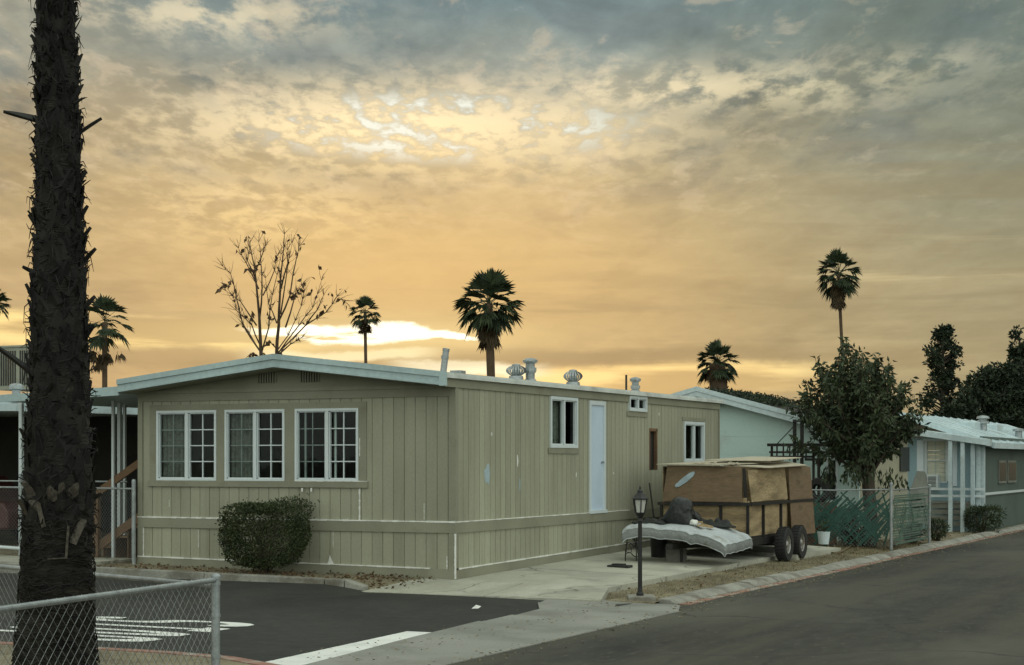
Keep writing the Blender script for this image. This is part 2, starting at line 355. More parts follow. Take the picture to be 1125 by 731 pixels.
# ------------------------------------------------------------------ sky
SUN_EL, SUN_PX = R(4.2), 400
sd = ray(SUN_PX).normalized()
w = bpy.data.worlds.new('World'); S.world = w; w.use_nodes = True
nt = w.node_tree; N = nt.nodes
for n in list(N): N.remove(n)
def val(x):
    n = N.new('ShaderNodeValue'); n.outputs[0].default_value = x; return n.outputs[0]
def mth(op, a, b=None, c=None, clamp=False):
    n = N.new('ShaderNodeMath'); n.operation = op; n.use_clamp = clamp
    for i, x in enumerate((a, b, c)):
        if x is None: continue
        if isinstance(x, (int, float)): n.inputs[i].default_value = x
        else: lk(nt, x, n.inputs[i])
    return n.outputs[0]
def add(a, b): return mth('ADD', a, b)
def mul(a, b): return mth('MULTIPLY', a, b)
def sub(a, b): return mth('SUBTRACT', a, b)
def sstep(a, lo, hi):
    n = N.new('ShaderNodeMapRange'); n.interpolation_type = 'SMOOTHSTEP'
    lk(nt, a, n.inputs['Value']); n.inputs['From Min'].default_value = lo; n.inputs['From Max'].default_value = hi
    return n.outputs[0]
def lin(a, lo, hi, o0, o1):
    n = N.new('ShaderNodeMapRange'); lk(nt, a, n.inputs['Value'])
    n.inputs['From Min'].default_value = lo; n.inputs['From Max'].default_value = hi
    n.inputs['To Min'].default_value = o0; n.inputs['To Max'].default_value = o1
    return n.outputs[0]
def mixc(f, a, b, mode='MIX'):
    n = N.new('ShaderNodeMix'); n.data_type = 'RGBA'; n.blend_type = mode; n.clamp_factor = True
    if isinstance(f, (int, float)): n.inputs[0].default_value = f
    else: lk(nt, f, n.inputs[0])
    for i, x in ((6, a), (7, b)):
        if isinstance(x, tuple): n.inputs[i].default_value = (*x, 1)
        else: lk(nt, x, n.inputs[i])
    return n.outputs[2]
def scalec(c, f):
    n = N.new('ShaderNodeVectorMath'); n.operation = 'SCALE'
    lk(nt, c, n.inputs[0])
    if isinstance(f, (int, float)): n.inputs['Scale'].default_value = f
    else: lk(nt, f, n.inputs['Scale'])
    return n.outputs[0]
def comb(x, y, z=0.0):
    n = N.new('ShaderNodeCombineXYZ')
    for i, a in enumerate((x, y, z)):
        if isinstance(a, (int, float)): n.inputs[i].default_value = a
        else: lk(nt, a, n.inputs[i])
    return n.outputs[0]
def noise(vec, scale=1.0, detail=5, rough=0.55, dist=0.0):
    n = N.new('ShaderNodeTexNoise'); lk(nt, vec, n.inputs['Vector'])
    n.inputs['Scale'].default_value = scale; n.inputs['Detail'].default_value = detail
    n.inputs['Roughness'].default_value = rough; n.inputs['Distortion'].default_value = dist
    return n.outputs['Fac']
def gauss(a, c, wd):
    t = mth('DIVIDE', sub(a, c), wd)
    return mth('EXPONENT', mul(mul(t, t), -1.0))
def lin3(r, g, b):
    f = lambda v: (v / 255 / 12.92) if v / 255 <= 0.04045 else ((v / 255 + 0.055) / 1.055) ** 2.4
    return (f(r), f(g), f(b))
tcw = N.new('ShaderNodeTexCoord')
def dot(vec):
    n = N.new('ShaderNodeVectorMath'); n.operation = 'DOT_PRODUCT'
    lk(nt, tcw.outputs['Generated'], n.inputs[0]); n.inputs[1].default_value = vec
    return n.outputs['Value']
s_ = dot(tuple(RT)); f_ = dot(tuple(FW)); e_ = dot((0, 0, 1))
ea = mth('MAXIMUM', e_, 0.0)
inv = mth('DIVIDE', 1.0, add(ea, 0.075))
qx = mul(s_, inv); qy = mul(f_, inv)
# cloud-deck coordinates (clouds lie on a plane overhead, so they flatten towards the horizon)
Q = comb(mul(qx, 4.2), mul(qy, 1.7), 3.1)
Qf = comb(mul(qx, 9.0), mul(qy, 4.4), 7.7)
Qb = comb(mul(qx, 1.7), mul(qy, 0.85), 1.3)
n_big = noise(Qb, 1.0, 4, 0.5, 0.3)
n_mid = noise(Q, 1.0, 8, 0.60, 0.4)
n_fin = noise(Qf, 1.0, 7, 0.62, 0.3)
H = comb(mul(s_, 5.0), mul(e_, 62.0), 5.0)
n_str = noise(H, 1.0, 6, 0.55, 0.35)
warp = mul(sub(n_mid, 0.5), 0.05)
ew = add(e_, warp)
ramp = N.new('ShaderNodeValToRGB'); lk(nt, lin(ew, 0.0, 0.40, 0, 1), ramp.inputs[0])
el = ramp.color_ramp.elements
stops = [(0.00, (188, 152, 100)), (0.045, (196, 160, 103)), (0.075, (184, 153, 102)), (0.115, (192, 163, 110)), (0.155, (184, 160, 114)),
         (0.19, (166, 153, 124)), (0.222, (136, 142, 132)), (0.26, (108, 130, 133)), (0.40, (124, 138, 140))]
el[0].position = 0; el[0].color = (*lin3(*stops[0][1]), 1)
el[1].position = 1; el[1].color = (*lin3(*stops[-1][1]), 1)
for e0, c in stops[1:-1]:
    x = el.new(e0 / 0.40); x.color = (*lin3(*c), 1)
sky = ramp.outputs[0]
# right-hand side greyer and darker, away from the sun
side = sstep(s_, 0.0, 0.30)
sky = mixc(mul(side, 0.72), sky, mixc(sstep(e_, 0.06, 0.18), lin3(168, 146, 104), lin3(110, 118, 108)))
lft = sstep(s_, -0.12, -0.33)
sky = mixc(mul(lft, 0.35), sky, lin3(186, 160, 112))
# grey-blue cloud bellies
belly = mul(sstep(n_mid, 0.46, 0.66), lin(e_, 0.03, 0.2, 0.20, 0.72))
sky = mixc(belly, sky, mixc(sstep(e_, 0.10, 0.21), lin3(165, 135, 92), lin3(104, 114, 113)))
sky = scalec(sky, add(1.0, mul(mul(sub(n_big, 0.5), add(0.55, mul(sstep(e_, 0.12, 0.2), 0.75))), 1.0)))
sky = scalec(sky, lin(n_fin, 0.3, 0.7, 0.94, 1.06))
front = sstep(f_, 0.3, 0.7)
n_cell = noise(comb(mul(qx, 15.0), mul(qy, 7.5), 9.1), 1.0, 7, 0.60, 0.12)
cell = add(mul(n_cell, 0.62), mul(n_mid, 0.38))
# lit broken cloud around the gap above the sun
mott = sstep(e_, 0.10, 0.17)
sky = scalec(sky, add(1.0, mul(mul(sub(cell, 0.5), mott), 0.75)))
fleck = mul(mul(sstep(n_fin, 0.53, 0.66), mott), front)
sky = mixc(mul(fleck, mul(0.26, sub(1.0, mul(sstep(s_, 0.1, 0.28), 0.6)))), sky, lin3(222, 196, 158))
gA = mul(gauss(s_, -0.065, 0.125), gauss(e_, 0.186, 0.023))
g1 = mth('MAXIMUM', gA, mul(mul(gauss(s_, 0.10, 0.11), gauss(e_, 0.207, 0.012)), 0.6))
g1 = mth('MAXIMUM', g1, mul(mul(gauss(s_, -0.17, 0.07), gauss(e_, 0.244, 0.013)), 0.5))
g1 = mth('MAXIMUM', g1, mul(mul(gauss(s_, -0.135, 0.07), gauss(e_, 0.140, 0.022)), 0.55))
g1 = mth('MAXIMUM', g1, mul(mul(gauss(s_, 0.21, 0.05), gauss(e_, 0.215, 0.009)), 0.3))
sky = mixc(mul(mul(gA, 0.30), front), sky, lin3(226, 202, 152))
glow = mul(mul(g1, sstep(cell, 0.43, 0.57)), front)
sky = mixc(mul(glow, 1.0), sky, mixc(sstep(e_, 0.12, 0.22), lin3(252, 216, 140), lin3(252, 228, 178)))
nisk = N.new('ShaderNodeTexSky'); nisk.sky_type = 'NISHITA'; nisk.sun_disc = False
nisk.sun_elevation = SUN_EL; nisk.sun_rotation = math.atan2(sd.x, sd.y); nisk.altitude = 300; nisk.dust_density = 1.5
gap_m = mul(mul(gauss(s_, -0.04, 0.115), gauss(e_, 0.188, 0.020)), front)
gap_m = mth('MAXIMUM', gap_m, mul(mul(gauss(s_, -0.008, 0.035), gauss(e_, 0.184, 0.012)), front))
gap = mul(sstep(gap_m, 0.2, 0.75), sub(1.0, sstep(cell, 0.405, 0.515)))
gapc = mixc(0.85, scalec(nisk.outputs[0], 0.1), tuple(c for c in lin3(196, 213, 209)))
sky = mixc(mul(gap, 1.0), sky, gapc)
# warm afterglow round the hidden sun
halo = mul(mul(gauss(s_, -0.055, 0.15), gauss(e_, 0.108, 0.045)), front)
sky = mixc(mul(halo, 0.60), sky, lin3(232, 186, 106))
# slit of bright sky the sun shines through
wob = mul(sub(noise(comb(mul(s_, 14.0), mul(e_, 30.0), 2.0), 1.0, 6, 0.6), 0.5), 0.020)
def slit(e0, hw, s0, s1, soft, k):
    t = mth('ABSOLUTE', sub(add(e_, wob), e0))
    band = sub(1.0, sstep(t, hw * 0.45, hw * 1.25))
    ends = mul(sstep(s_, s0, s0 + soft), sub(1.0, sstep(s_, s1 - soft, s1)))
    taper = band
    return mul(mul(taper, ends), mul(front, k))
cx_ = gauss(s_, -0.082, 0.052)
t = mth('ABSOLUTE', sub(add(e_, mul(wob, 1.25)), add(0.0715, mul(s_, -0.02))))
sl = sub(1.0, sstep(mth('DIVIDE', t, add(mul(cx_, 0.0056), 0.0004)), 0.6, 1.25))
brk = noise(comb(mul(s_, 26.0), mul(e_, 150.0), 4.0), 1.0, 5, 0.6)
sl = mul(mul(sl, sstep(cx_, 0.10, 0.35)), mul(front, sstep(brk, 0.34, 0.47)))
sky = mixc(slit(0.058, 0.007, -0.40, 0.28, 0.05, 0.55), sky, lin3(164, 134, 88))
sky = mixc(slit(0.0715, 0.0095, -0.42, -0.09, 0.06, 0.9), sky, mixc(sstep(n_str, 0.40, 0.56), lin3(206, 168, 100), lin3(252, 216, 130)))
sky = mixc(slit(0.0455, 0.0095, -0.05, 0.20, 0.05, 1.0), sky, mixc(sstep(n_str, 0.40, 0.60), lin3(214, 172, 102), lin3(254, 212, 126)))
sky = mixc(slit(0.060, 0.004, -0.16, -0.03, 0.03, 0.75), sky, lin3(252, 232, 178))
sky = mixc(slit(0.052, 0.004, -0.08, 0.03, 0.03, 0.9), sky, lin3(253, 236, 190))
# thin lit edges in the right-hand sky
r1 = mul(mul(sstep(n_str, 0.58, 0.70), mul(sstep(s_, 0.10, 0.2), gauss(e_, 0.095, 0.03))), front)
sky = mixc(mul(r1, 0.45), sky, lin3(228, 196, 138))
dk = mul(mul(sub(1.0, sstep(n_str, 0.40, 0.54)), mth('MAXIMUM', mul(gauss(e_, 0.075, 0.035), 0.6), mul(sstep(s_, 0.08, 0.24), gauss(e_, 0.12, 0.06)))), front)
sky = mixc(mul(dk, 0.55), sky, lin3(150, 126, 88))
sky = mixc(mul(mul(gauss(s_, -0.082, 0.10), gauss(e_, 0.071, 0.012)), mul(front, 0.55)), sky, lin3(252, 220, 140))
sky = mixc(sl, sky, (1.25, 1.12, 0.80))
# overhead and eastern sky: bright even overcast
over = mth('MAXIMUM', sstep(e_, 0.32, 0.62), sub(1.0, sstep(f_, -0.15, 0.55)))
EAST = (0.90, 0.98, 0.87)
east = scalec(mixc(0.10, EAST, scalec(nisk.outputs[0], 0.1)), mul(lin(n_mid, 0.3, 0.7, 0.8, 1.1), lin(dot((0.9, -0.35, 0.0)), -1.0, 1.0, 0.72, 1.22)))
sky = mixc(mul(side, front), sky, mixc(1.0, sky, (0.83, 0.93, 0.88), 'MULTIPLY'))
bw = N.new('ShaderNodeRGBToBW'); lk(nt, sky, bw.inputs[0])
bwc = comb(mul(bw.outputs[0], 1.02), mul(bw.outputs[0], 1.0), mul(bw.outputs[0], 0.96))
sky = mixc(mth('MULTIPLY_ADD', sstep(s_, 0.05, 0.27), 0.10, 0.12), sky, bwc)
sky = mixc(over, sky, east)
sky = scalec(sky, 10.0)
w.cycles.sampling_method = 'MANUAL'; w.cycles.sample_map_resolution = 256
bg = N.new('ShaderNodeBackground'); bg.inputs['Strength'].default_value = 0.1
lk(nt, sky, bg.inputs['Color'])
wo = N.new('ShaderNodeOutputWorld'); lk(nt, bg.outputs[0], wo.inputs['Surface'])

ld = bpy.data.lights.new('sun', 'SUN'); ld.energy = 0.6; ld.angle = R(12); ld.color = (1.0, 0.78, 0.5)
sun = bpy.data.objects.new('sun', ld); COL.objects.link(sun)
sv = Vector((sd.x * math.cos(SUN_EL), sd.y * math.cos(SUN_EL), math.sin(SUN_EL)))
sun.rotation_euler = sv.to_track_quat('Z', 'Y').to_euler()
sun.location = sv * 60

# ------------------------------------------------------------------ ground, roads
def sheet(name, xs, ys, zf, m, k='structure', inside=None):
    mb = MB(); vs = [(x, y, zf(x, y)) for y in ys for x in xs]; nx = len(xs); fs = []
    for j in range(len(ys) - 1):
        for i in range(nx - 1):
            fs.append((j * nx + i, j * nx + i + 1, (j + 1) * nx + i + 1, (j + 1) * nx + i))
    mb.add(vs, fs)
    o = mb.build(name, m, smooth=True); struct(o, k); return o
def frange(a, b, n): return [a + (b - a) * i / (n - 1) for i in range(n)]

sheet('ground', [-3000, -200, -60, 60, 200, 3000], [-1500, -200, -60, 60, 300, 6000], lambda x, y: -0.42, M['far_ground'])
def rough(x, y, a):
    return a * (math.sin(x * 7.1 + y * 3.3) * math.sin(y * 5.7 - x * 2.1) + 0.6 * math.sin(x * 17 + 1.3) * math.sin(y * 15))
sheet('lot_ground', [-60, -40, -25] + frange(-16, 3.84, 112), [-1.175, -1.17] + frange(-1.10, 30, 170) + [34, 40, 60],
      lambda x, y: dirt_z(x, y) + (rough(x, y, 0.012) if y > -1.12 else -0.2 * (y < -1.172)), M['dirt'])
sheet('main_road', frange(4.0, 14.2, 30), frange(-60, 70, 60), lambda x, y: -0.262 + 0.012 * math.sin((x - 4) * 0.31), M['asphalt_main'])
sheet('side_street', [-60, -45, -30] + frange(-20, 3.55, 60), frange(-10.62, -1.3, 24), lambda x, y: -0.205 - 0.03 * sm(0, 3.4, x) + 0.095 * sm(-4.5, -1.5, y) * (1 - sm(-1.6, -0.8, x)), M['asphalt'])
# concrete valley gutter across the mouth of the side street
mb = MB()
ys = frange(-24, -1.1, 24)
for i in range(len(ys) - 1):
    a, b = ys[i], ys[i + 1]
    fl = lambda y: 4.55 - 0.35 * sm(-2.2, -1.1, y)
    fr = lambda y: 3.48 - 0.55 * sm(-11.5, -5.0, y) - 0.75 * sm(-3.4, -1.35, y)
    mb.hexa([(fr(a), a, -0.5), (fl(a), a, -0.5), (fl(b), b, -0.5), (fr(b), b, -0.5), (fr(a), a, -0.2165), (fl(a), a, -0.250), (fl(b), b, -0.250), (fr(b), b, -0.200 if i > 17 else -0.2165)])
struct(mb.build('valley_gutter', M['gutter']))
# kerb along the main road, in cast lengths with open joints
mb = MB(); y = -0.95
while y < 44:
    L = rng.uniform(1.1, 1.7); b = y + L - 0.025
    dz = rng.uniform(-0.015, 0.012); dx = rng.uniform(-0.02, 0.02)
    x0 = 3.80 + dx; x1 = 4.08 + dx * .4
    zt = -0.172 + dz
    mb.hexa([(x0, y, -0.5), (x1, y, -0.5), (x1, b, -0.5), (x0, b, -0.5), (x0, y, zt), (x1 - 0.1, y, zt - 0.01), (x1 - 0.1, b, zt - 0.01 + rng.uniform(-.008, .008)), (x0, b, zt)])
    mb.hexa([(x1 - 0.1, y, -0.5), (x1 + 0.02, y, -0.5), (x1 + 0.02, b, -0.5), (x1 - 0.1, b, -0.5), (x1 - 0.1, y, zt - 0.011), (x1 + 0.02, y, -0.245), (x1 + 0.02, b, -0.245), (x1 - 0.1, b, zt - 0.011)])
    y += L
struct(bevel(mb.build('kerb', M['curb']), 0.012))
mb = MB()   # strip of faded red paint along the gutter line
for a in frange(-0.9, 42, 36):
    mb.box(4.10 + 0.004, 4.27 + rng.uniform(-.02, .03), a, a + 1.19, -0.3, -0.2535)
struct(mb.build('painted_gutter_strip', M['red_curb']))
# kerb along the side street under the house
mb = MB(); x = -0.92
while x > -30:
    L = rng.uniform(1.6, 2.4) if x < -1.5 else 0.36
    kz = lambda q: dirt_z(q, -1.2) + 0.016; za, zc = kz(x - L), kz(x)
    mb.hexa([(x - L + .015, -1.34, -0.5), (x, -1.34, -0.5), (x, -1.16, -0.5), (x - L + .015, -1.16, -0.5), (x - L + .015, -1.31, za), (x, -1.31, zc), (x, -1.16, zc + .008), (x - L + .015, -1.16, za + .008)])
    x -= L
struct(bevel(mb.build('side_street_kerb', M['curb']), 0.012))
# driveway slab of separate pours with joints
mb = MB()
def slab(x0, x1, y0, y1, nx=4, ny=4, off=0.0):
    xs, ys_ = frange(x0, x1, nx + 1), frange(y0, y1, ny + 1)
    vs = [(x, y, lot_z(x, y) + off) for y in ys_ for x in xs] + [(x, y, lot_z(x, y) - 0.30) for y in ys_ for x in xs]
    n = nx + 1; t = n * (ny + 1); fs = []
    for j in range(ny):
        for i in range(nx):
            fs.append((j * n + i, j * n + i + 1, (j + 1) * n + i + 1, (j + 1) * n + i))
    def side(seq):
        for a, b in zip(seq, seq[1:]): fs.append((a, b, b + t, a + t))
    side([i for i in range(n)]); side([ny * n + i for i in range(n)]); side([j * n for j in range(ny + 1)]); side([j * n + nx for j in range(ny + 1)])
    mb.add(vs, fs)
slab(0.03, 2.62, -0.02, 2.60); slab(0.03, 2.64, 2.615, 6.4, off=0.004); slab(0.03, 2.62, 6.415, 9.4, off=-0.004)
slab(0.03, 2.92, 9.415, 12.9, off=0.02)
# apron falling to the gutter
def apron(x0, x1, xb0, xb1):
    y0, y1 = -0.035, -1.42
    vs = [(x0, y0, lot_z(x0, 0)), (x1, y0, lot_z(x1, 0)), (xb1, y1, -0.196), (xb0, y1, -0.196)]
    mb.add(vs + [(a, b, -0.5) for a, b, c in vs], [(0, 1, 2, 3), (0, 1, 5, 4), (1, 2, 6, 5), (2, 3, 7, 6), (3, 0, 4, 7)])
apron(-0.62, 1.2, -0.90, 1.2); apron(1.215, 2.66, 1.215, 3.10)
struct(mb.build('driveway', M['concrete']))
mb = MB(); mb.box(-16, -6.7, -1.15, 0.6, -0.3, 0.075)
struct(mb.build('left_concrete_pad', M['concrete']))
# near traffic island with its kerb
isl = [(-60, -10.62), (2.2, -10.62), (3.0, -10.75), (3.9, -11.2), (4.6, -12.0), (5.1, -13.0), (5.25, -14.0), (5.3, -40), (-60, -40)]
mb = MB(); mb.poly_prism([(x, y, -0.4) for x, y in isl], (0, 0, 0.31)); struct(mb.build('island_ground', M['dirt']))
mb = MB()
for (a, b) in zip(isl[:7], isl[1:8]):
    steps = max(1, int((Vector(b) - Vector(a)).length / 1.5)) if a[0] > -59 or b[0] > -59 else 1
    for q in range(min(steps, 60)):
        p0 = Vector(a).lerp(Vector(b), q / min(steps, 60)); p1 = Vector(a).lerp(Vector(b), (q + 1) / min(steps, 60))
        mb.bar((p0.x, p0.y, -0.23), (p1.x, p1.y, -0.23), 0.16, 0.30)
struct(mb.build('island_kerb', M['red_curb']))
# STOP legend and stop bar
def flat(name, polys, m):
    mb = MB()
    for ply in polys: mb.poly_prism(ply, (0, 0, 0.006))
    o = mb.build(name, m); struct(o); return o
x0s = -1.85; lh = 2.5
def arcpts(cx, cy, rx, ry, a0, a1, n=14):
    return [(cx + rx * math.cos(R(a0 + (a1 - a0) * i / n)), cy + ry * math.sin(R(a0 + (a1 - a0) * i / n))) for i in range(n + 1)]
def stroke(path, w, sx):
    """path in letter units (0..1 wide, 0..1 tall) -> list of quads, thick across"""
    pts = [Vector((p[0] * 0.46, p[1] * lh)) for p in path]; L = []; Rr = []
    for i, p in enumerate(pts):
        d = (pts[min(i + 1, len(pts) - 1)] - pts[max(i - 1, 0)]).normalized()
        n = Vector((-d.y, d.x)); ww = w * (abs(n.x) * 1.0 + abs(n.y) * 2.6)
        L.append(p + n * ww / 2); Rr.append(p - n * ww / 2)
    return [[L[i], L[i + 1], Rr[i + 1], Rr[i]] for i in range(len(pts) - 1)]
letters = {
    'S': [arcpts(0.5, 0.76, 0.40, 0.19, 20, 180, 10) + arcpts(0.5, 0.72, 0.40, 0.2, 190, 262, 5) + arcpts(0.5, 0.28, 0.40, 0.22, 80, -10, 6) + arcpts(0.5, 0.24, 0.40, 0.19, -15, -165, 10)],
    'T': [[(0.02, 0.95), (0.98, 0.95)], [(0.5, 0.9), (0.5, 0.0)]],
    'O': [arcpts(0.5, 0.5, 0.40, 0.45, 0, 360, 30)],
    'P': [[(0.1, 0.0), (0.1, 0.98)], [(0.1, 0.95)] + arcpts(0.45, 0.72, 0.43, 0.235, 90, -90, 12) + [(0.1, 0.485)]]}
mb = MB(); yy = -6.62
for ch in 'STOP':
    for path in letters[ch]:
        for q in stroke(path, 0.118, 0):
            mb.poly_prism([(x0s + p.y, yy - p.x, -0.219 - 0.03 * sm(0, 3.4, x0s + p.y) + 0.0195) for p in q], (0, 0, 0.004))
    yy -= 0.66
struct(mb.build('stop_lettering', M['paint_white']))
mb = MB()
ysb = frange(-10.5, -6.45, 12)
for a, b in zip(ysb, ysb[1:]):
    l = lambda y: 2.93 - 0.28 * (y + 10.5) / 4.05; r = lambda y: 3.46 - 0.44 * (y + 10.5) / 4.05
    mb.hexa([(l(a), a, -.27), (r(a), a, -.27), (r(b), b, -.27), (l(b), b, -.27), (l(a), a, -.2235), (r(a), a, -.2235), (r(b), b, -.2215), (l(b), b, -.2215)])
struct(mb.build('stop_bar', M['paint_white']))

# ------------------------------------------------------------------ the mobile home
W0, L0 = -6.22, 13.25
home = thing('mobile_home', (-3.1, 6.6, -0.1), 'tan mobile home with low gabled roof, three gridded front windows and white caulk lines', 'mobile home')
FR = ((0, 0, 0), (1, 0, 0), (0, -1, 0))     # front wall frame: u = x, n toward -y
SD = ((0, 0, 0), (0, 1, 0), (1, 0, 0))      # side wall frame: u = y, n toward +x
def fz(px, py): p = onY(px, py, 0); return p.x, p.z
def sz(px, py): p = onX(px, py, 0); return p.y, p.z
def hole_rects(u0, u1, z0, z1, ops):
    us = sorted({u0, u1} | {min(max(o[i], u0), u1) for o in ops for i in (0, 1)})
    zs = sorted({z0, z1} | {min(max(o[i], z0), z1) for o in ops for i in (2, 3)})
    out = []
    for a, b in zip(us, us[1:]):
        run = None
        for c, d in zip(zs, zs[1:]):
            mu, mz = (a + b) / 2, (c + d) / 2
            if any(o[0] < mu < o[1] and o[2] < mz < o[3] for o in ops):
                if run: out.append((a, b, *run)); run = None
            else: run = (run[0], d) if run else (c, d)
        if run: out.append((a, b, *run))
    return out
def siding(mb, u0, u1, z0, z1, ops, pitch=0.2, groove=0.013):
    for r in hole_rects(u0, u1, z0, z1, ops): mb.box(r[0], r[1], -0.07, -0.011, r[2], r[3])
    u = u0
    while u < u1 - 1e-4:
        b = min(u + pitch, u1)
        for r in hole_rects(u + groove / 2, b - groove / 2, z0, z1, ops):
            if r[1] - r[0] > 0.004: mb.box(r[0], r[1], -0.012, rng.uniform(-.001, .001), r[2], r[3])
        u = b
def zgf(x): return -0.08 - 0.012 * 0 + 0.0145 * -x          # ground line at front skirt
def rect_f(a, b):   # from two pixels on the front wall
    (u0, z1), (u1, z0) = fz(*a), fz(*b); return (u0, u1, z0, z1)
def rect_s(a, b):
    (u0, z1), (u1, z0) = sz(*a), sz(*b); return (u0, u1, z0, z1)
zt_f, zb_f = 2.69, 1.49
w1 = (fz(173, 490)[0], fz(238, 490)[0], zb_f, zt_f)
w2 = (fz(248, 490)[0], fz(313, 490)[0], zb_f, zt_f)
w3 = (fz(325, 490)[0], fz(394, 490)[0], zb_f, zt_f)
fw = [w1, w2, w3]
ZB, ZBT = 0.67, 0.845
mb = MB(*FR)
siding(mb, W0 + 0.10, -0.09, ZBT, 3.0, fw)
home_front = mb.build('wall', M['tan'], home)
sw1 = (sz(604, 465)[0], sz(633.5, 465)[0], 2.07, 2.985)
sdoor = (sz(648, 500)[0], sz(664.5, 500)[0], 0.87, 2.92)
sw2 = (sz(690, 445)[0], sz(709, 445)[0], 2.83, 3.125)
shole = (sz(713.5, 490)[0], sz(722, 490)[0], 1.64, 2.50)
sw3 = (sz(751, 480)[0], sz(773, 480)[0], 1.80, 2.68)
sops = [sw1, sdoor, sw2, shole, sw3]
mb = MB(*SD)
siding(mb, 0.09, L0 - 0.08, ZBT, 3.0, sops, 0.2)
mb.k = 1   # scuffs and filler smears on the paint
def smear(mb, u, z, w_, h_, k, n=0.0035, nn=11):
    pts = []
    for i in range(nn):
        a = 2 * math.pi * i / nn; r = rng.uniform(0.65, 1.1)
        pts.append((u + w_ / 2 * r * math.cos(a), 0.0012, z + h_ / 2 * r * math.sin(a)))
    mb.add([(p[0], n, p[2]) for p in pts] + [(p[0], 0.0012, p[2]) for p in pts],
        [tuple(range(nn))] + [(i, (i + 1) % nn, nn + (i + 1) % nn, nn + i) for i in range(nn)], k)
u, z = sz(535.5, 521); smear(mb, u, z, 0.25, 0.40, 1)
u, z = sz(568.5, 507); smear(mb, u, z, 0.06, 0.26, 2)
u, z = sz(571, 533); smear(mb, u, z, 0.05, 0.30, 1)
u, z = sz(540, 477); smear(mb, u, z, 0.06, 0.07, 2)
u, z = sz(633, 522); smear(mb, u, z, 0.05, 0.10, 2)
u, z = sz(724, 455); smear(mb, u, z, 0.06, 0.08, 2)
u, z = sz(674, 520); smear(mb, u, z, 0.05, 0.05, 2)
home_side = mb.build('wall', [M['tan'], M['patch_blue'], M['caulk']], home)
mb = MB()   # hidden walls, floor and ceiling
mb.box(W0, -0.1, L0 - 0.09, L0, 0.3, 3.05); mb.box(W0, W0 + 0.09, 0.08, L0 - 0.1, 0.1, 3.05)
home_back = mb.build('wall', M['tan'], home)
mb = MB(); mb.box(W0 + 0.1, -0.09, 0.1, L0 - 0.1, 0.62, 0.66); mb.box(W0 + 0.1, -0.09, 0.1, L0 - 0.1, 3.145, 3.15)
mb.box(W0 + 0.1, -0.09, 4.4, 4.46, 0.66, 3.14); mb.box(W0 + 0.1, -0.09, 9.0, 9.06, 0.66, 3.14)
mb.build('interior', M['interior'], home)
# skirting
mb = MB(*FR); siding(mb, W0 + 0.10, -0.09, -0.12, ZB - 0.002, []); mb.build('skirting', M['tan'], home)
mb = MB(*SD); siding(mb, 0.09, L0 - 0.08, -0.12, ZB - 0.002, []); mb.build('skirting', M['tan'], home)
def wobble_bead(mb, p, q, k, w=0.014, n0=0.0, nseg=26):
    p = Vector(p); q = Vector(q)
    for i in range(nseg):
        a = p.lerp(q, i / nseg); b = p.lerp(q, (i + 1) / nseg)
        ww = w * rng.uniform(0.6, 1.5)
        horiz = abs(q.z - p.z) < abs(q.x - p.x)
        if horiz: mb.hexa([(a.x, 0, a.z - ww / 2), (b.x, 0, b.z - ww / 2), (b.x, n0 + a.y, b.z - ww / 2), (a.x, n0 + a.y, a.z - ww / 2), (a.x, 0, a.z + ww / 2), (b.x, 0, b.z + ww / 2), (b.x, n0 + a.y, b.z + ww / 2), (a.x, n0 + a.y, a.z + ww / 2)], k)
        else: mb.box(a.x - ww / 2, a.x + ww / 2, 0, n0 + a.y, min(a.z, b.z), max(a.z, b.z), k)
# belly band boards with white bead
mb = MB(*FR); mb.box(W0, 0.028, -0.01, 0.026, ZB, ZBT - 0.004)
wobble_bead(mb, (W0 - .01, 0, ZBT + .003), (0.02, 0, ZBT + .003), 1, 0.020, 0.030, 60)
mb.build('band_board', [M['tan_trim'], M['caulk']], home)
mb = MB(*SD); mb.box(0.003, L0, -0.01, 0.026, ZB, ZBT - 0.004)
wobble_bead(mb, (0.0, 0, ZBT + .002), (7.6, 0, ZBT + .002), 1, 0.013, 0.028, 50)
mb.build('band_board', [M['tan_trim'], M['caulk']], home)
# base boards following the ground
def base_board(fr, a, b, zfun, gfun, beadrange, jog):
    mb = MB(*fr); n = 14
    for i in range(n):
        u0 = a + (b - a) * i / n; u1 = a + (b - a) * (i + 1) / n
        mb.hexa([(u0, -0.01, gfun(u0)), (u1, -0.01, gfun(u1)), (u1, 0.022, gfun(u1)), (u0, 0.022, gfun(u0)), (u0, -0.01, zfun(u0)), (u1, -0.01, zfun(u1)), (u1, 0.022, zfun(u1)), (u0, 0.022, zfun(u0))])
        if beadrange[0] <= u0 and u1 <= beadrange[1] + 1e-6:
            wobble_bead(mb, (u0, 0, zfun(u0) + .004), (u1, 0, zfun(u1) + .004), 1, 0.018, 0.027, 5)
    if jog: jog(mb)
    return mb.build('base_board', [M['tan_trim'], M['caulk']], home)
def cb(p, q, w, n0, ns):
    m_ = MB(*FR); wobble_bead(m_, p, q, 0, w, n0, ns); m_.build('caulk_bead', M['caulk'], home)
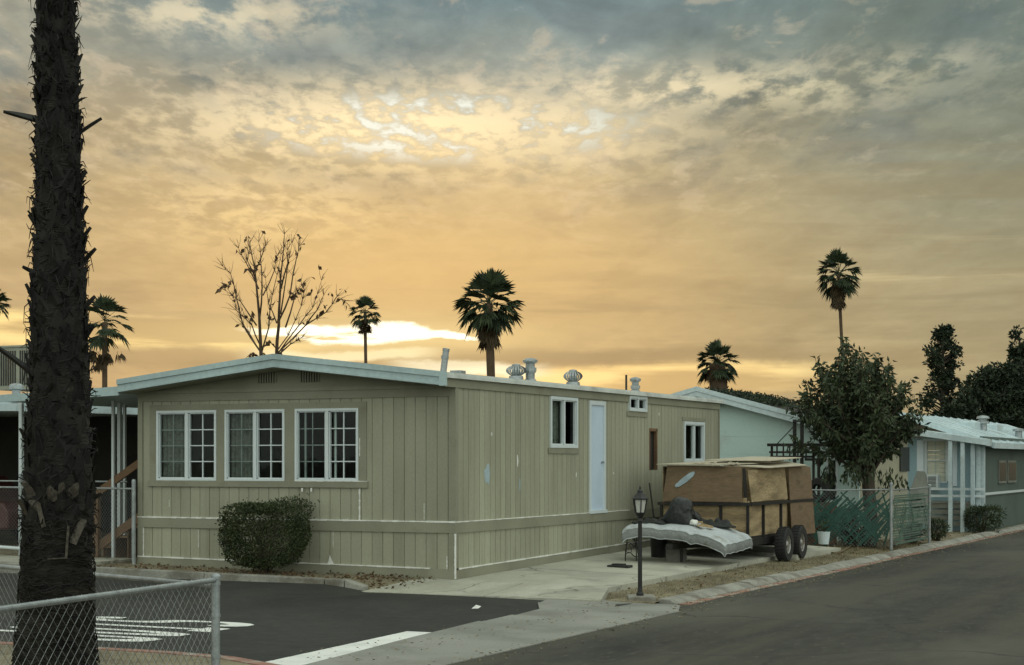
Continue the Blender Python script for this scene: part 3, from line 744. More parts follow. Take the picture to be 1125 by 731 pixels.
def jf(mb):
    cb((W0 + 0.11, 0, 0.16), (W0 + 0.11, 0, ZB), 0.016, 0.012, 14); cb((-0.14, 0, 0.09), (-0.14, 0, 0.30), 0.014, 0.006, 6)
    x, z = fz(363, 618); m_ = MB(*FR); m_.poly_prism([(x - .06, .002, .115), (x + .07, .002, .112), (x + .02, .002, .2), (x - .01, .002, .27), (x - .03, .002, .18)], (0, .006, 0)); m_.build('caulk_bead', M['caulk'], home)
    x, z = fz(395, 554); cb((x, 0, ZBT), (x, 0, zb_f - .12), 0.022, 0.004, 20)
    for px, py, l in ((186, 553, .12), (466, 562, .26), (449, 478, 0.0), (218, 592, .3), (366, 592, .3)):
        x, z = fz(px, py)
        if l: cb((x, 0, z - l / 2), (x, 0, z + l / 2), 0.008, 0.003, 10)
base_board(FR, W0, 0.0, lambda x: 0.087 - 0.0110 * x, lambda x: -0.16 - 0.0145 * x, (W0, -0.05), jf)
base_board(SD, 0.004, L0, lambda y: 0.087 + 0.0132 * y, lambda y: lot_z(0, y) - 0.06, (0, L0), None)
# corner boards and upper trim
mb = MB(); mb.box(-0.09, 0.027, -0.027, -0.0, -0.14, ZB - .002); mb.box(0, 0.022, -0.022, 0.085, ZBT + .006, 3.0); mb.box(-0.09, 0, -0.022, 0.0, ZBT + .006, 3.0); mb.box(0.0, 0.027, 0.0, 0.085, -0.12, ZB - .002)
mb.k = 1
for i in range(18):
    z = -0.06 + i * 0.04; ww = rng.uniform(.006, .012); mb.box(0.016 - ww, 0.031, -0.031, -0.012, z, z + .041)
mb.build('corner_board', [M['tan_trim'], M['caulk']], home)
mb = MB(*FR); mb.box(W0, W0 + 0.10, -0.01, 0.022, ZBT + .006, 3.0); mb.box(W0, W0 + .1, -0.01, 0.0265, -0.02, ZB - .002); mb.build('corner_board', M['tan_trim'], home)
mb = MB(*SD); mb.box(L0 - .08, L0, -0.01, 0.022, ZBT + .006, 3.0); mb.box(L0 - .08, L0, -0.01, 0.0265, 0.05, ZB - .002); mb.build('corner_board', M['tan_trim'], home)
# flat surround boards round the three front windows
x0 = fz(165, 480)[0]; x1 = fz(403, 480)[0]
mb = MB(*FR)
for r in hole_rects(x0, x1, 1.385, 2.80, [(a - .0, b + .0, c, d) for a, b, c, d in fw]): mb.box(r[0], r[1], -0.01, 0.016, r[2], r[3])
mb.box(x0 - .03, x1 + .03, 0.0, 0.034, 1.385, 1.49)
mb.k = 1
wobble_bead(mb, (w3[0], 0, 1.492), (x1 + .02, 0, 1.492), 1, 0.012, 0.037, 20)
for px in (333, 463 - 120): 
    x, z = fz(px, 537); mb.box(x - .012, x + .02, 0.034, 0.037, z - .05, z + .01, 1)
x, z = fz(395.5, 480); wobble_bead(mb, (w3[1] + .03, 0, 1.9), (w3[1] + .03, 0, 2.2), 1, 0.014, 0.02, 12)
mb.build('window_surround', [M['tan_trim'], M['caulk']], home)
mb = MB(*FR); mb.box(W0 + .1, -0.09, -0.01, 0.024, 2.86, 2.99); mb.box(W0 + .02, -0.0, -0.01, 0.04, 2.992, 3.05); mb.build('eave_board', M['tan_trim'], home)
# gable infill with two vents
RID, EAV, RX = 3.56, 3.20, -3.1
def roofz(x): return RID - (RID - EAV) * abs(x - RX) / 3.16
mb = MB(); mb.poly_prism([(W0, 0.0, 3.05), (0, 0.0, 3.05), (0, 0.0, roofz(0) - .05), (RX, 0.0, RID - .05), (W0, 0.0, roofz(W0) - .05)], (0, 0.08, 0))
mb.build('gable_panel', M['tan_trim'], home)
for px in (293, 340):
    x, z = fz(px, 418); mb = MB(*FR)
    mb.box(x - .18, x + .18, 0.0, 0.008, 3.14, 3.36, 1)  # dark backing paints the shade in the gaps between the slats
    for i in range(8): mb.box(x - .18 + i * .05, x - .155 + i * .05, .008, .022, 3.14, 3.36, 0)
    mb.build('gable_vent', [M['tan_trim'], M['dark_wall']], home)
# side upper fascia
mb = MB(*SD)
for r in hole_rects(0.024, L0, 3.0, 3.17, [sw2]): mb.box(r[0], r[1], -0.01, 0.03, r[2], r[3])
mb.box(-0.40, 0.02, -0.03, 0.03, 3.0, 3.17)
mb.build('side_fascia', M['tan_trim'], home)
# roof
mb = MB()
for s in (-1, 1):
    xe = RX + s * 3.19
    mb.hexa([(RX, -0.45, RID - .06), (xe, -0.45, EAV - .06), (xe, L0 + .12, EAV - .06), (RX, L0 + .12, RID - .06), (RX, -0.45, RID), (xe, -0.45, EAV), (xe, L0 + .12, EAV), (RX, L0 + .12, RID)])
roof = mb.build('roof', M['roof_white'], home)
mb = MB(); mb.box(0.032, 0.075, -0.46, L0 + .14, EAV - .035, EAV + .028); mb.build('drip_edge', M['roof_white'], roof)
# front fascia: two stepped metal bands
mb = MB()
def fascia(x0, x1, zo0, zo1, y0, y1, z0f):
    mb.hexa([(x0, y0, z0f(x0) + zo0), (x1, y0, z0f(x1) + zo0), (x1, y1, z0f(x1) + zo0), (x0, y1, z0f(x0) + zo0), (x0, y0, z0f(x0) + zo1), (x1, y0, z0f(x1) + zo1), (x1, y1, z0f(x1) + zo1), (x0, y1, z0f(x0) + zo1)])
for (a, b) in ((RX - 3.19, RX), (RX, RX + 3.19)):
    fascia(a, b, -0.17, 0.012, -0.50, -0.46, roofz); fascia(a, b, -0.055, 0.035, -0.525, -0.50, roofz); fascia(a, b, -0.185, -0.15, -0.515, -0.44, roofz)
mb.box(-0.01, 0.095, -0.53, -0.455, EAV - .19, EAV + .03)
mb.build('front_fascia', M['fascia_metal'], home)
mb = MB(); 
for (a, b) in ((RX - 3.17, RX), (RX, RX + 3.15)): fascia(a, b, -0.2, -0.19, -0.455, 0.0, roofz)
mb.build('soffit', M['tan_trim'], home)
# left lean-to awning with posts
mb = MB()
mb.hexa([(-9.2, -0.42, 2.90), (-6.29, -0.42, 2.99), (-6.29, 8.5, 2.99), (-9.2, 8.5, 2.90), (-9.2, -0.42, 2.96), (-6.29, -0.42, 3.08), (-6.29, 8.5, 3.08), (-9.2, 8.5, 2.96)])
mb.hexa([(-9.2, -0.47, 2.87), (-6.29, -0.47, 2.96), (-6.29, -0.422, 2.96), (-9.2, -0.422, 2.87), (-9.2, -0.47, 3.0), (-6.29, -0.47, 3.115), (-6.29, -0.422, 3.115), (-9.2, -0.422, 3.0)])
mb.build('side_awning', M['fascia_metal'], home)
for px, yy_, wd in ((124.5, 0.9, .05), (131.5, 1.9, .07), (137, 2.6, .05), (23.5, 0.5, .07)):
    p = onY(px, 500, yy_); mb = MB(); mb.box(p.x - wd / 2, p.x + wd / 2, yy_ - wd / 2, yy_ + wd / 2, 0.0, 2.93); mb.build('awning_post', M['white_vinyl'], home)
mb = MB(); mb.box(-9.3, -6.25, 4.2, 4.26, 0, 2.55); mb.k = 1; mb.box(-9.3, -6.25, 4.185, 4.2, 2.55, 2.60)
mb.build('screen_panel', [M['dark_screen'], M['white_vinyl']], home)

# windows
def window(fr, r, parent, grid=True, curtain=None, sill=True, lw=0.034, slid=False):
    u0, u1, z0, z1 = r; mb = MB(*fr); F = lw
    d0, d1 = -0.05, 0.030
    mb.box(u0 - .006, u1 + .006, d0, d1, z0 - .006, z0 + F); mb.box(u0 - .006, u1 + .006, d0, d1, z1 - F, z1 + .006)
    mb.box(u0 - .006, u0 + F, d0, d1 - .0, z0 + F, z1 - F); mb.box(u1 - F, u1 + .006, d0, d1, z0 + F, z1 - F)
    um = (u0 + u1) / 2 + 0.01
    mb.box(um - .028, um + .028, d0, d1 - .006, z0 + F, z1 - F)
    # inner sash lip
    for a, b in ((u0 + F, um - .034), (um + .034, u1 - F)):
        mb.box(a, a + .018, -0.045, 0.006, z0 + F, z1 - F); mb.box(b - .018, b, -0.045, 0.006, z0 + F, z1 - F)
        mb.box(a, b, -0.045, 0.006, z0 + F, z0 + F + .02); mb.box(a, b, -0.045, 0.006, z1 - F - .02, z1 - F)
    wn = mb.build('window', M['white_vinyl'], parent)
    for k, (a, b) in enumerate(((u0 + F + .018, um - .052), (um + .052, u1 - F - .018))):
        c, d = z0 + F + .02, z1 - F - .02
        yg = -0.028 - .01 * k; mb = MB(*fr); mb.add([(a, yg, c), (b, yg, c), (b, yg, d), (a, yg, d)], [(0, 1, 2, 3)]); mb.build('pane', M['glass'], wn)
        if grid:
            mb = MB(*fr); g = 0.009; n0, n1 = (-0.036, -0.020) if k else (-0.045, -0.032)
            m_ = (a + b) / 2
            mb.box(m_ - g, m_ + g, n0 - .012 * k, n1 - .0, c, d)
            for i in (1, 2, 3):
                zz = c + (d - c) * i / 4; mb.box(a, b, n0 - .0135 * k, n1 + .0015, zz - g, zz + g)
            if slid and k == 0: 
                mb.box(a + .10, a + .135, -0.055, -0.03, c, d)
            if slid and k == 1: mb.box(a + .05, a + .085, -0.075, -0.055, c, d)
            mb.build('muntin_grid', M['white_vinyl'] if k else M['galv'], wn)
    if curtain:
        mb = MB(*fr); n = 26
        a, b = u0 + .03, um
        for i in range(n):
            t0, t1 = i / n, (i + 1) / n
            y0 = -0.12 + .018 * math.sin(t0 * 40); y1 = -0.12 + .018 * math.sin(t1 * 40)
            mb.add([(a + (b - a) * t0, y0, z0), (a + (b - a) * t1, y1, z0), (a + (b - a) * t1, y1, z1), (a + (b - a) * t0, y0, z1)], [(0, 1, 2, 3)])
        mb.build('curtain', M['curtain'], wn)
    return wn
window(FR, w1, home, True, True); window(FR, w2, home, True, True); window(FR, w3, home, True, None, slid=True)
wsa = window(SD, sw1, home, False, True, lw=.05); wsb = window(((0.014, 0, 0), (0, 1, 0), (1, 0, 0)), sw2, home, False, None, lw=.045); wsc = window(SD, sw3, home, False, None, lw=.06)
for wp, r in ((wsa, (sw1[0] - .09, sw1[1] + .09, sw1[2] - .11, sw1[2] - .01)), (wsb, (sw2[0] - .09, sw2[1] + .09, sw2[2] - .11, sw2[2] - .01)), (wsc, (sw3[0] - .1, sw3[1] + .1, sw3[3] + .02, sw3[3] + .10))):
    mb = MB(*SD); mb.box(r[0], r[1], 0, .02, r[2], r[3]); mb.build('sill' if wp is not wsc else 'head_board', M['tan_trim'], wp)
# door in the side wall
u0, u1, z0, z1 = sdoor
mb = MB(*SD); mb.box(u0 + .03, u1 - .09, -0.045, -0.005, z0 + .02, z1 - .03)
door = mb.build('door', M['door_blue'], home)
mb = MB(*SD); mb.box(u0 - .05, u0 + .03, -0.05, 0.024, z0, z1 + .05); mb.box(u1 - .09, u1 + .0, -0.05, 0.024, z0, z1 + .05); mb.box(u0 + .03, u1 - .09, -0.05, 0.024, z1 - .03, z1 + .05)
mb.box(u0 - .06, u1 + .03, -0.05, 0.045, z0 - .04, z0 + .02)
mb.build('door_frame', M['white_vinyl'], door)
mb = MB(*SD); mb.tube([(u1 - .16, -0.005, 1.80), (u1 - .16, .05, 1.80)], .022, 10)
mb.build('handle', M['galv'], door)
# bare opening: dark backing sheet painted as the cavity's shade, with raw edges
u0, u1, z0, z1 = shole
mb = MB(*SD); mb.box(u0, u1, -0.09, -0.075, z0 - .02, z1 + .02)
mb.k = 1; mb.box(u0 - .02, u0 + .02, -0.06, 0.008, z0, z1); mb.box(u1 - .05, u1 + .01, -0.06, 0.006, z0, z1); mb.box(u0, u1, -0.06, 0.006, z1 - .06, z1)
mb.box(u0 + .06, u0 + .10, -0.07, -0.05, z0, z1)
mb.build('wall_opening', [M['dark_wall'], M['wood_rail']], home)
# roof fittings (children of the roof)
def roofpt(px, x): 
    y = onX(px, 400, x).y; return x, y, roofz(x)
def turbine(px, x, r, hgt):
    x, y, z = roofpt(px, x); mb = MB()
    mb.lathe((x, y, z - .04), [(r * .75, 0), (r * .68, .12)], 16)
    n = 20
    for i in range(n):
        a = 2 * math.pi * i / n; a2 = a + 2 * math.pi / n * 0.62; b_ = []
        for j in range(7):
            t = j / 6 * math.pi; rr = r * (0.45 + 0.55 * math.sin(t)) if j < 6 else r * .3
            zz = z + .08 + hgt * j / 6
            b_.append(((x + rr * math.cos(a), y + rr * math.sin(a), zz), (x + rr * .93 * math.cos(a2), y + rr * .93 * math.sin(a2), zz)))
        for p, q in zip(b_, b_[1:]): mb.add([p[0], p[1], q[1], q[0]], [(0, 1, 2, 3)])
    mb.lathe((x, y, z + .07), [(r * .42, 0), (r * .42, hgt * .95), (r * .40, hgt + .02), (.01, hgt + .035)], 14)
    mb.build('turbine_vent', M['galv'], roof)
turbine(567, -0.75, .19, .20); turbine(629.5, -0.62, .19, .22)
def stack(px, x, h, r, cap, m='galv', name='flue_pipe', lean=(0, 0), collar=None):
    x, y, z = roofpt(px, x); mb = MB()
    mb.tube([(x, y, z - .1), (x + lean[0], y + lean[1], z + h)], r, 12)
    if cap: 
        mb.lathe((x, y, z + h - .02), [(r * 1.25, 0), (r * 1.6, .03), (r * 1.6, .06), (r * .9, .09), (.01, .10)], 14)
        mb.lathe((x, y, z + h - .17), [(r * 1.35, 0), (r * 1.35, .07)], 14)
        mb.lathe((x, y, z - .02), [(r * 1.7, 0), (r * 1.15, .07)], 14)
        mb.lathe((x, y, z + h * .45), [(r * 1.2, 0), (r * 1.2, .03)], 14)
    if collar: 
        c = Vector((x, y, z)); q = Vector((x + lean[0], y + lean[1], z + h))
        mb.tube([c.lerp(q, .58), c.lerp(q, .70)], r * 1.18, 12); mb.tube([c.lerp(q, .9), c.lerp(q, 1.0)], r * 1.12, 12)
    mb.build(name, M[m], roof)
stack(582.5, -0.6, .36, .085, True); stack(698, -0.6, .24, .075, True)
stack(688, -0.5, .34, .022, False, 'dark_metal', 'vent_pipe')
stack(486, -0.28, .40, .052, False, 'galv', 'leaning_pipe', (0.05, .04), True)
x, y, z = roofpt(503, -0.3); mb = MB(); mb.box(x - .1, x + .1, y - .1, y + .1, z - .02, z + .07); bevel(mb.build('roof_box', M['galv'], roof), .01)

# steps and rail at the left door (things of their own)
st = thing('wooden_steps', (-6.6, 1.0, 0.05), 'brown wooden steps with sloping handrail between house corner and dark carport', 'steps')
pA = onY(106, 590, 0.9); 
mb = MB()
for i in range(4):
    mb.box(-7.75 + i * .28, -7.45 + i * .28, 0.95, 2.1, 0.08 + .19 * i + .15, 0.08 + .19 * i + .19)
    mb.box(-7.75 + i * .28, -7.73 + i * .28, 0.95, 2.1, 0.05, 0.08 + .19 * i + .15)
mb.build('step', M['wood_rail'], st)
mb = MB(); mb.bar((-7.88, .92, 1.22), (-6.5, .92, 2.02), .05, .13); mb.build('handrail', M['wood_rail'], st)
mb = MB(); mb.box(-7.92, -7.80, .87, .97, 0.02, 1.24); mb.build('newel_post', M['wood_rail'], st)
mb = MB(); mb.bar((-7.85, .94, .25), (-6.5, .94, 1.05), .04, .16); mb.build('stringer', M['wood_rail'], st)
# ------------------------------------------------------------------ chain-link fences
def chainlink(mb, p, q, z0f, z1f, pitch, r, barb=0.0, k=None, nside=3):
    """zigzag wires of a chain-link panel from p to q (2-D points), z limits as functions of t"""
    p = Vector((p[0], p[1], 0)); q = Vector((q[0], q[1], 0)); L = (q - p).length
    d = (q - p) / L
    H = max(z1f(0) - z0f(0), z1f(1) - z0f(1))
    n = int((L + H) / pitch)
    off = Vector((-d.y, d.x, 0))
    for sgn in (1, -1):
        for i in range(-int(H / pitch) - 1, n + 1):
            a0 = i * pitch
            # line: s = a0 + t*H_dir ; z from z0 to z1
            s0, s1 = (a0, a0 + H) if sgn > 0 else (a0 + H, a0)
            pts = []
            for t in (0.0, 1.0):
                pts.append([s0 + (s1 - s0) * t, t])
            # clip to [0,L]
            (sa, ta), (sb, tb) = pts
            if abs(sb - sa) < 1e-6: continue
            def clip(s, t): return (s, t)
            lo, hi = 0.0, 1.0
            for bound in (0, L):
                tt = (bound - sa) / (sb - sa)
                if (sa < bound) != (sb < bound):
                    if (sa < 0 or sa > L) and ((bound == 0 and sa < 0) or (bound == L and sa > L)): lo = max(lo, tt)
                    else: hi = min(hi, tt)
            s_lo = sa + (sb - sa) * lo; s_hi = sa + (sb - sa) * hi
            if hi - lo < 0.02 or s_lo < -1e-3 or s_lo > L + 1e-3 or s_hi < -1e-3 or s_hi > L + 1e-3: continue
            A = p + d * s_lo; B = p + d * s_hi
            za = z0f(s_lo / L) + (z1f(s_lo / L) - z0f(s_lo / L)) * lo
            zb = z0f(s_hi / L) + (z1f(s_hi / L) - z0f(s_hi / L)) * hi
            A.z = za; B.z = zb
            o = off * (r * 0.9 * sgn)
            A = A + o; B = B + o
            if barb and hi > 0.99: B = B + (B - A).normalized() * barb
            mb.tube([A, B], r, nside, k, cap=False)

fn = thing('chain_link_fence', (4.8, -13.5, -0.1), 'low galvanised chain link fence corner around the big palm trunk in the foreground', 'fence')
PC = P(237, 636, 13.7); c = Vector((PC.x, PC.y, 0))
e1 = P(0, 670, 10.9); e1 = c + (Vector((e1.x, e1.y, 0)) - c) * 1.35
e2 = P(0, 620, 16.1); e2 = c + (Vector((e2.x, e2.y, 0)) - c) * 1.5
zt = PC.z
mb = MB(); mb.tube([(c.x, c.y, -.2), (c.x, c.y, zt + .012)], .034, 14); mb.lathe((c.x, c.y, zt + .0), [(.040, 0), (.040, .02), (.030, .036), (.01, .042)], 14)
for zz in (zt - .05, zt - .30, zt - .62): mb.lathe((c.x, c.y, zz), [(.039, 0), (.039, .025)], 14)
mb.build('post', M['galv'], fn, smooth=False)
for e, zr in ((e1, zt), (e2, zt - .045)):
    mb = MB(); mb.tube([(c.x, c.y, zr - .01), (e.x, e.y, zr)], .021, 12); mb.build('top_rail', M['galv'], fn)
    mb = MB(); mb.tube([(e.x, e.y, -.2), (e.x, e.y, zr)], .03, 12); mb.build('post', M['galv'], fn)
mb = MB(); chainlink(mb, (c.x, c.y), (e1.x, e1.y), lambda t: -.08, lambda t: zt - .005, .105, .0018, .035)
mb.build('wire_mesh', M['galv_wire'], fn, recalc=False)
mb = MB(); chainlink(mb, (c.x, c.y), (e2.x, e2.y), lambda t: -.08, lambda t: zt - .05, .085, .0015, .02)
mb.build('wire_mesh', M['galv_wire'], fn, recalc=False)

f2 = thing('chain_link_fence', (-6.4, -0.1, 0), 'grey chain link fence with thin posts beside the left corner of the tan home', 'fence')
pts = [onY(147, 570, -0.12), onY(96.5, 570, 0.25), onY(23, 570, 0.30), onY(-60, 570, 0.3)]
for i, p in enumerate(pts):
    g = lot_z(p.x, p.y); mb = MB(); mb.tube([(p.x, p.y, g - .1), (p.x, p.y, g + 1.45)], .038 if i == 0 else .028, 10); mb.lathe((p.x, p.y, g + 1.45), [(.04, 0), (.03, .03), (.01, .04)], 10)
    mb.build('post', M['galv'], f2)
for a, b in zip(pts, pts[1:]):
    mb = MB(); mb.tube([(a.x, a.y, 1.34), (b.x, b.y, 1.34)], .018, 8); mb.build('top_rail', M['galv'], f2)
    mb = MB(); chainlink(mb, (a.x, a.y), (b.x, b.y), lambda t: .12, lambda t: 1.34, .075, .0015); mb.build('wire_mesh', M['galv_wire'], f2, recalc=False)
mb = MB(); a, b = pts[1], pts[3]; mb.tube([(a.x - .05, a.y + 1.2, 1.44), (b.x, b.y + 1.2, 1.44)], .016, 8); mb.build('top_rail', M['galv'], f2)
mb = MB(); mb.tube([(pts[2].x, .3, .22), (pts[3].x, .3, .28)], .03, 8); mb.build('bottom_rail', M['white_vinyl'], f2)

# ------------------------------------------------------------------ big palm in the foreground
pc = P(61, 700, 14.0); bx, by = pc.x, pc.y
pal = thing('palm_tree', (bx, by, -0.1), 'huge dark shaggy palm trunk in the left foreground inside the low chain link fence', 'palm tree')
def wid(z):
    ks = [(-.12, .45), (0.05, .37), (.25, .315), (.6, .29), (1.4, .262), (2.6, .215), (4.0, .165), (5.5, .132), (9.5, .12)]
    for (a, ra), (b, rb) in zip(ks, ks[1:]):
        if z <= b: return ra + (rb - ra) * max(0, (z - a)) / (b - a)
    return .14
def cxz(z):
    off = [(0, 0.0), (.5, 0.0), (1.5, .03), (2.6, .03), (3.7, .03), (5.5, .0), (9.5, -.1)]
    for (a, ra), (b, rb) in zip(off, off[1:]):
        if z <= b: return ra + (rb - ra) * max(0, (z - a)) / (b - a)
    return -.1
mb = MB(); n = 40; rows = frange(-.2, 9.5, 230); vs = []; fs = []
for i, z in enumerate(rows):
    for j in range(n):
        a = 2 * math.pi * j / n
        r = wid(z) * (1 + .035 * math.sin(a * 5 + z * 7) + .03 * math.sin(a * 9 - z * 19) + rng.uniform(-.03, .03))
        o = RT * cxz(z)
        vs.append((bx + o.x + r * math.cos(a), by + o.y + r * math.sin(a), z))
for i in range(len(rows) - 1):
    for j in range(n): fs.append((i * n + j, i * n + (j + 1) % n, (i + 1) * n + (j + 1) % n, (i + 1) * n + j))
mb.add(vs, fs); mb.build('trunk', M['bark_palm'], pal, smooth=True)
def shard(mb, z, a, L, W, lean, twist, curl, k=None, thick=.012):
    """old leaf base: tapering curved scale growing out of the trunk"""
    o = RT * cxz(z); r0 = wid(z) * .93
    out = Vector((math.cos(a), math.sin(a), 0)); tan = Vector((-math.sin(a), math.cos(a), 0)); up = Vector((0, 0, 1))
    base = Vector((bx + o.x, by + o.y, z)) + out * r0
    d0 = (up * math.cos(lean) + out * math.sin(lean) + tan * twist).normalized()
    n = 5; Ls = []; vs = []
    p = base.copy(); d = d0.copy()
    for i in range(n + 1):
        t = i / n
        ww = W * (1 - t) ** .65 * (1.0 if t > 0 else 1.0) + .004
        side = d.cross(out); side = side.normalized() if side.length > .05 else tan
        nrm = side.cross(d).normalized()
        vs += [p + side * ww / 2 - nrm * .004, p + nrm * (thick + ww * .10), p - side * ww / 2 - nrm * .004]
        p = p + d * (L / n); d = (d + out * curl / n + up * (-abs(curl) * .0)).normalized()
    fs = []
    for i in range(n):
        b = i * 3; fs += [(b, b + 1, b + 4, b + 3), (b + 1, b + 2, b + 5, b + 4), (b + 2, b, b + 3, b + 5)]
    mb.add(vs, fs, k)
mb = MB(); z = 1.28; i = 0
while z < 9.3:
    ga = i * 2.39996 + rng.uniform(-.25, .25)
    W = wid(z) * rng.uniform(.45, .85); 
    big = rng.random()
    shard(mb, z, ga, rng.uniform(.11, .22), W, R(rng.uniform(2, 9) if big < .96 else rng.uniform(12, 26)), rng.uniform(-.7, .7), rng.uniform(-.2, .35))
    if rng.random() < .75:
        shard(mb, z + rng.uniform(-.05, .05), ga + rng.uniform(-.5, .5), rng.uniform(.08, .2), W * .4, R(rng.uniform(3, 15)), rng.uniform(-1.8, 1.8), rng.uniform(-.4, .3))
    z += .0085; i += 1
# the long stubs that break the outline (left = away along -RT)
def azi(sx): return math.atan2((RT * sx).y, (RT * sx).x)
for (py, sx, L, lean, W) in ((131, -1, .30, 76, .17), (147, 1, .24, 52, .035), (300, -1, .2, 62, .10), (288, 1, .26, 40, .12), (410, -1, .42, 52, .16), (338, 1, .22, 38, .12), (332, -1, .26, 22, .08),
                             (545, -1, .10, 50, .14), (548, 1, .16, 60, .12), (372, 1, .22, 35, .12), (240, 1, .2, 30, .08), (200, 1, .18, 30, .07), (262, 1, .2, 33, .07), (250, -1, .2, 30, .07), (180, -1, .18, 34, .08), (48, -1, .16, 40, .05)):
    zz = 1.82 + (507 - py) / FPX * 14.0; L = L if py in (131, 147, 410) else L * .62
    shard(mb, zz, azi(sx) + rng.uniform(-.2, .2), L, W, R(lean), rng.uniform(-.1, .1), .15, thick=.02)
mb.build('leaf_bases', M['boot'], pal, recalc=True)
mb = MB()    # pale cut stubs and hanging strips near eye height, facing the street
for (px, py, L, W, ln, tw) in ((38, 545, .16, .16, 25, .2), (66, 548, .14, .12, 30, -.2), (84, 545, .15, .12, 35, .1), (72, 541, .1, .1, 20, .3), (52, 560, .13, .13, 26, -.9), (30, 563, .2, .10, 24, 1.2)):
    zz = 1.82 + (507 - py) / FPX * 14.0; xx = (px - 63) / FPX * 14.0 / wid(zz); xx = max(-.98, min(.98, xx))
    v = RT * xx - FW * math.sqrt(max(0, 1 - xx * xx)); shard(mb, zz, math.atan2(v.y, v.x), L, W, R(ln), tw, .5, thick=.03)
mb.build('cut_stubs', M['boot_cut'], pal)
def strip(px, py, px2, py2, w):
    mb = MB(); pts = []
    for t in (0, .35, .7, 1):
        x_ = px + (px2 - px) * t; y_ = py + (py2 - py) * t
        zz = 1.82 + (507 - y_) / FPX * 14; xx = (x_ - 62) / FPX * 14 / wid(zz); xx = max(-.97, min(.97, xx))
        v = RT * (xx + 0) - FW * math.sqrt(1 - xx * xx)
        pts.append(Vector((bx, by, zz)) + RT * cxz(zz) + v * (wid(zz) * 1.05 + .012))
    for a, b in zip(pts, pts[1:]): mb.bar(a, b, w, .012, up=FW)
    mb.build('hanging_strip', M['boot_cut'], pal)
strip(80, 577, 79, 612, .018); strip(50, 553, 57, 578, .035); strip(92, 570, 84, 596, .06); strip(62, 612, 79, 611, .01)
mb = MB()
for i in range(1500):
    z = rng.uniform(1.2, 9.0); a = rng.uniform(0, 6.283); r = wid(z) * 1.02; o = RT * cxz(z)
    p = Vector((bx + o.x + r * math.cos(a), by + o.y + r * math.sin(a), z)); out = Vector((math.cos(a), math.sin(a), 0)); tn = Vector((-math.sin(a), math.cos(a), 0))
    L = rng.uniform(.05, .17); q = p + out * rng.uniform(.01, .06) + tn * rng.uniform(-.1, .1) + Vector((0, 0, rng.uniform(-.6, .7) * L)); e = q + out * rng.uniform(-.01, .03) + tn * rng.uniform(-.05, .05) + Vector((0, 0, rng.uniform(-1, .3) * L))
    mb.tube([p, q, e], [.007, .005, .002], 3, cap=False)
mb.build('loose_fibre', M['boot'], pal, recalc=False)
mb = MB()   # fibre threads on the lower bark
for i in range(900):
    z = rng.uniform(-.02, 1.35); a = rng.uniform(0, 6.283); da = rng.uniform(.25, .9); dz = rng.uniform(-.05, .05)
    pts = []
    for t in (0, .33, .66, 1):
        aa = a + da * t; zz = z + dz * t + .02 * math.sin(t * 6 + i); r = wid(zz) * 1.03 + .008 * math.sin(t * 3.14) + .004
        o = RT * cxz(zz); pts.append((bx + o.x + r * math.cos(aa), by + o.y + r * math.sin(aa), zz))
    mb.tube(pts, rng.uniform(.002, .006), 3, cap=False)
mb.build('bark_fibre', M['boot'], pal, recalc=False)

# ------------------------------------------------------------------ fan palms
def fan_frond(mb, base, d, petiole, R_, rg, segs=13, droop=.25, k=0, spread=145):
    d = Vector(d).normalized()
    side = d.cross(Vector((0, 0, 1))); side = side.normalized() if side.length > .05 else Vector((1, 0, 0))
    up = side.cross(d).normalized()
    tip = base + d * petiole - Vector((0, 0, 1)) * petiole * droop * .35
    mb.tube([base, base.lerp(tip, .5) + Vector((0, 0, petiole * droop * .08)), tip], [.022 * R_, .018 * R_, .014 * R_], 3, k, cap=False)
    d2 = (tip - base).normalized()
    roll = rg.uniform(-.5, .5)
    s2 = (side * math.cos(roll) + up * math.sin(roll)); 
    for i in range(segs):
        a = R(-spread + 2 * spread * (i + .5) / segs) * .82
        e = (d2 * math.cos(a) + s2 * math.sin(a)).normalized()
        L = R_ * (.72 + .28 * math.cos(a * .7)) * rg.uniform(.85, 1.05)
        w = L * .105
        dr = Vector((0, 0, -1)) * L * droop * rg.uniform(.6, 1.4)
        sd_ = e.cross(up); sd_ = sd_.normalized() if sd_.length > .05 else s2
        m1 = tip + e * L * .55 + dr * .2; m2 = tip + e * L + dr
        f = up * w * .35
        mb.add([tip, m1 + sd_ * w + f, m2, m1 - sd_ * w + f, tip + e * L * .3 - f * .2], [(0, 4, 2, 1), (0, 3, 2, 4)], k)
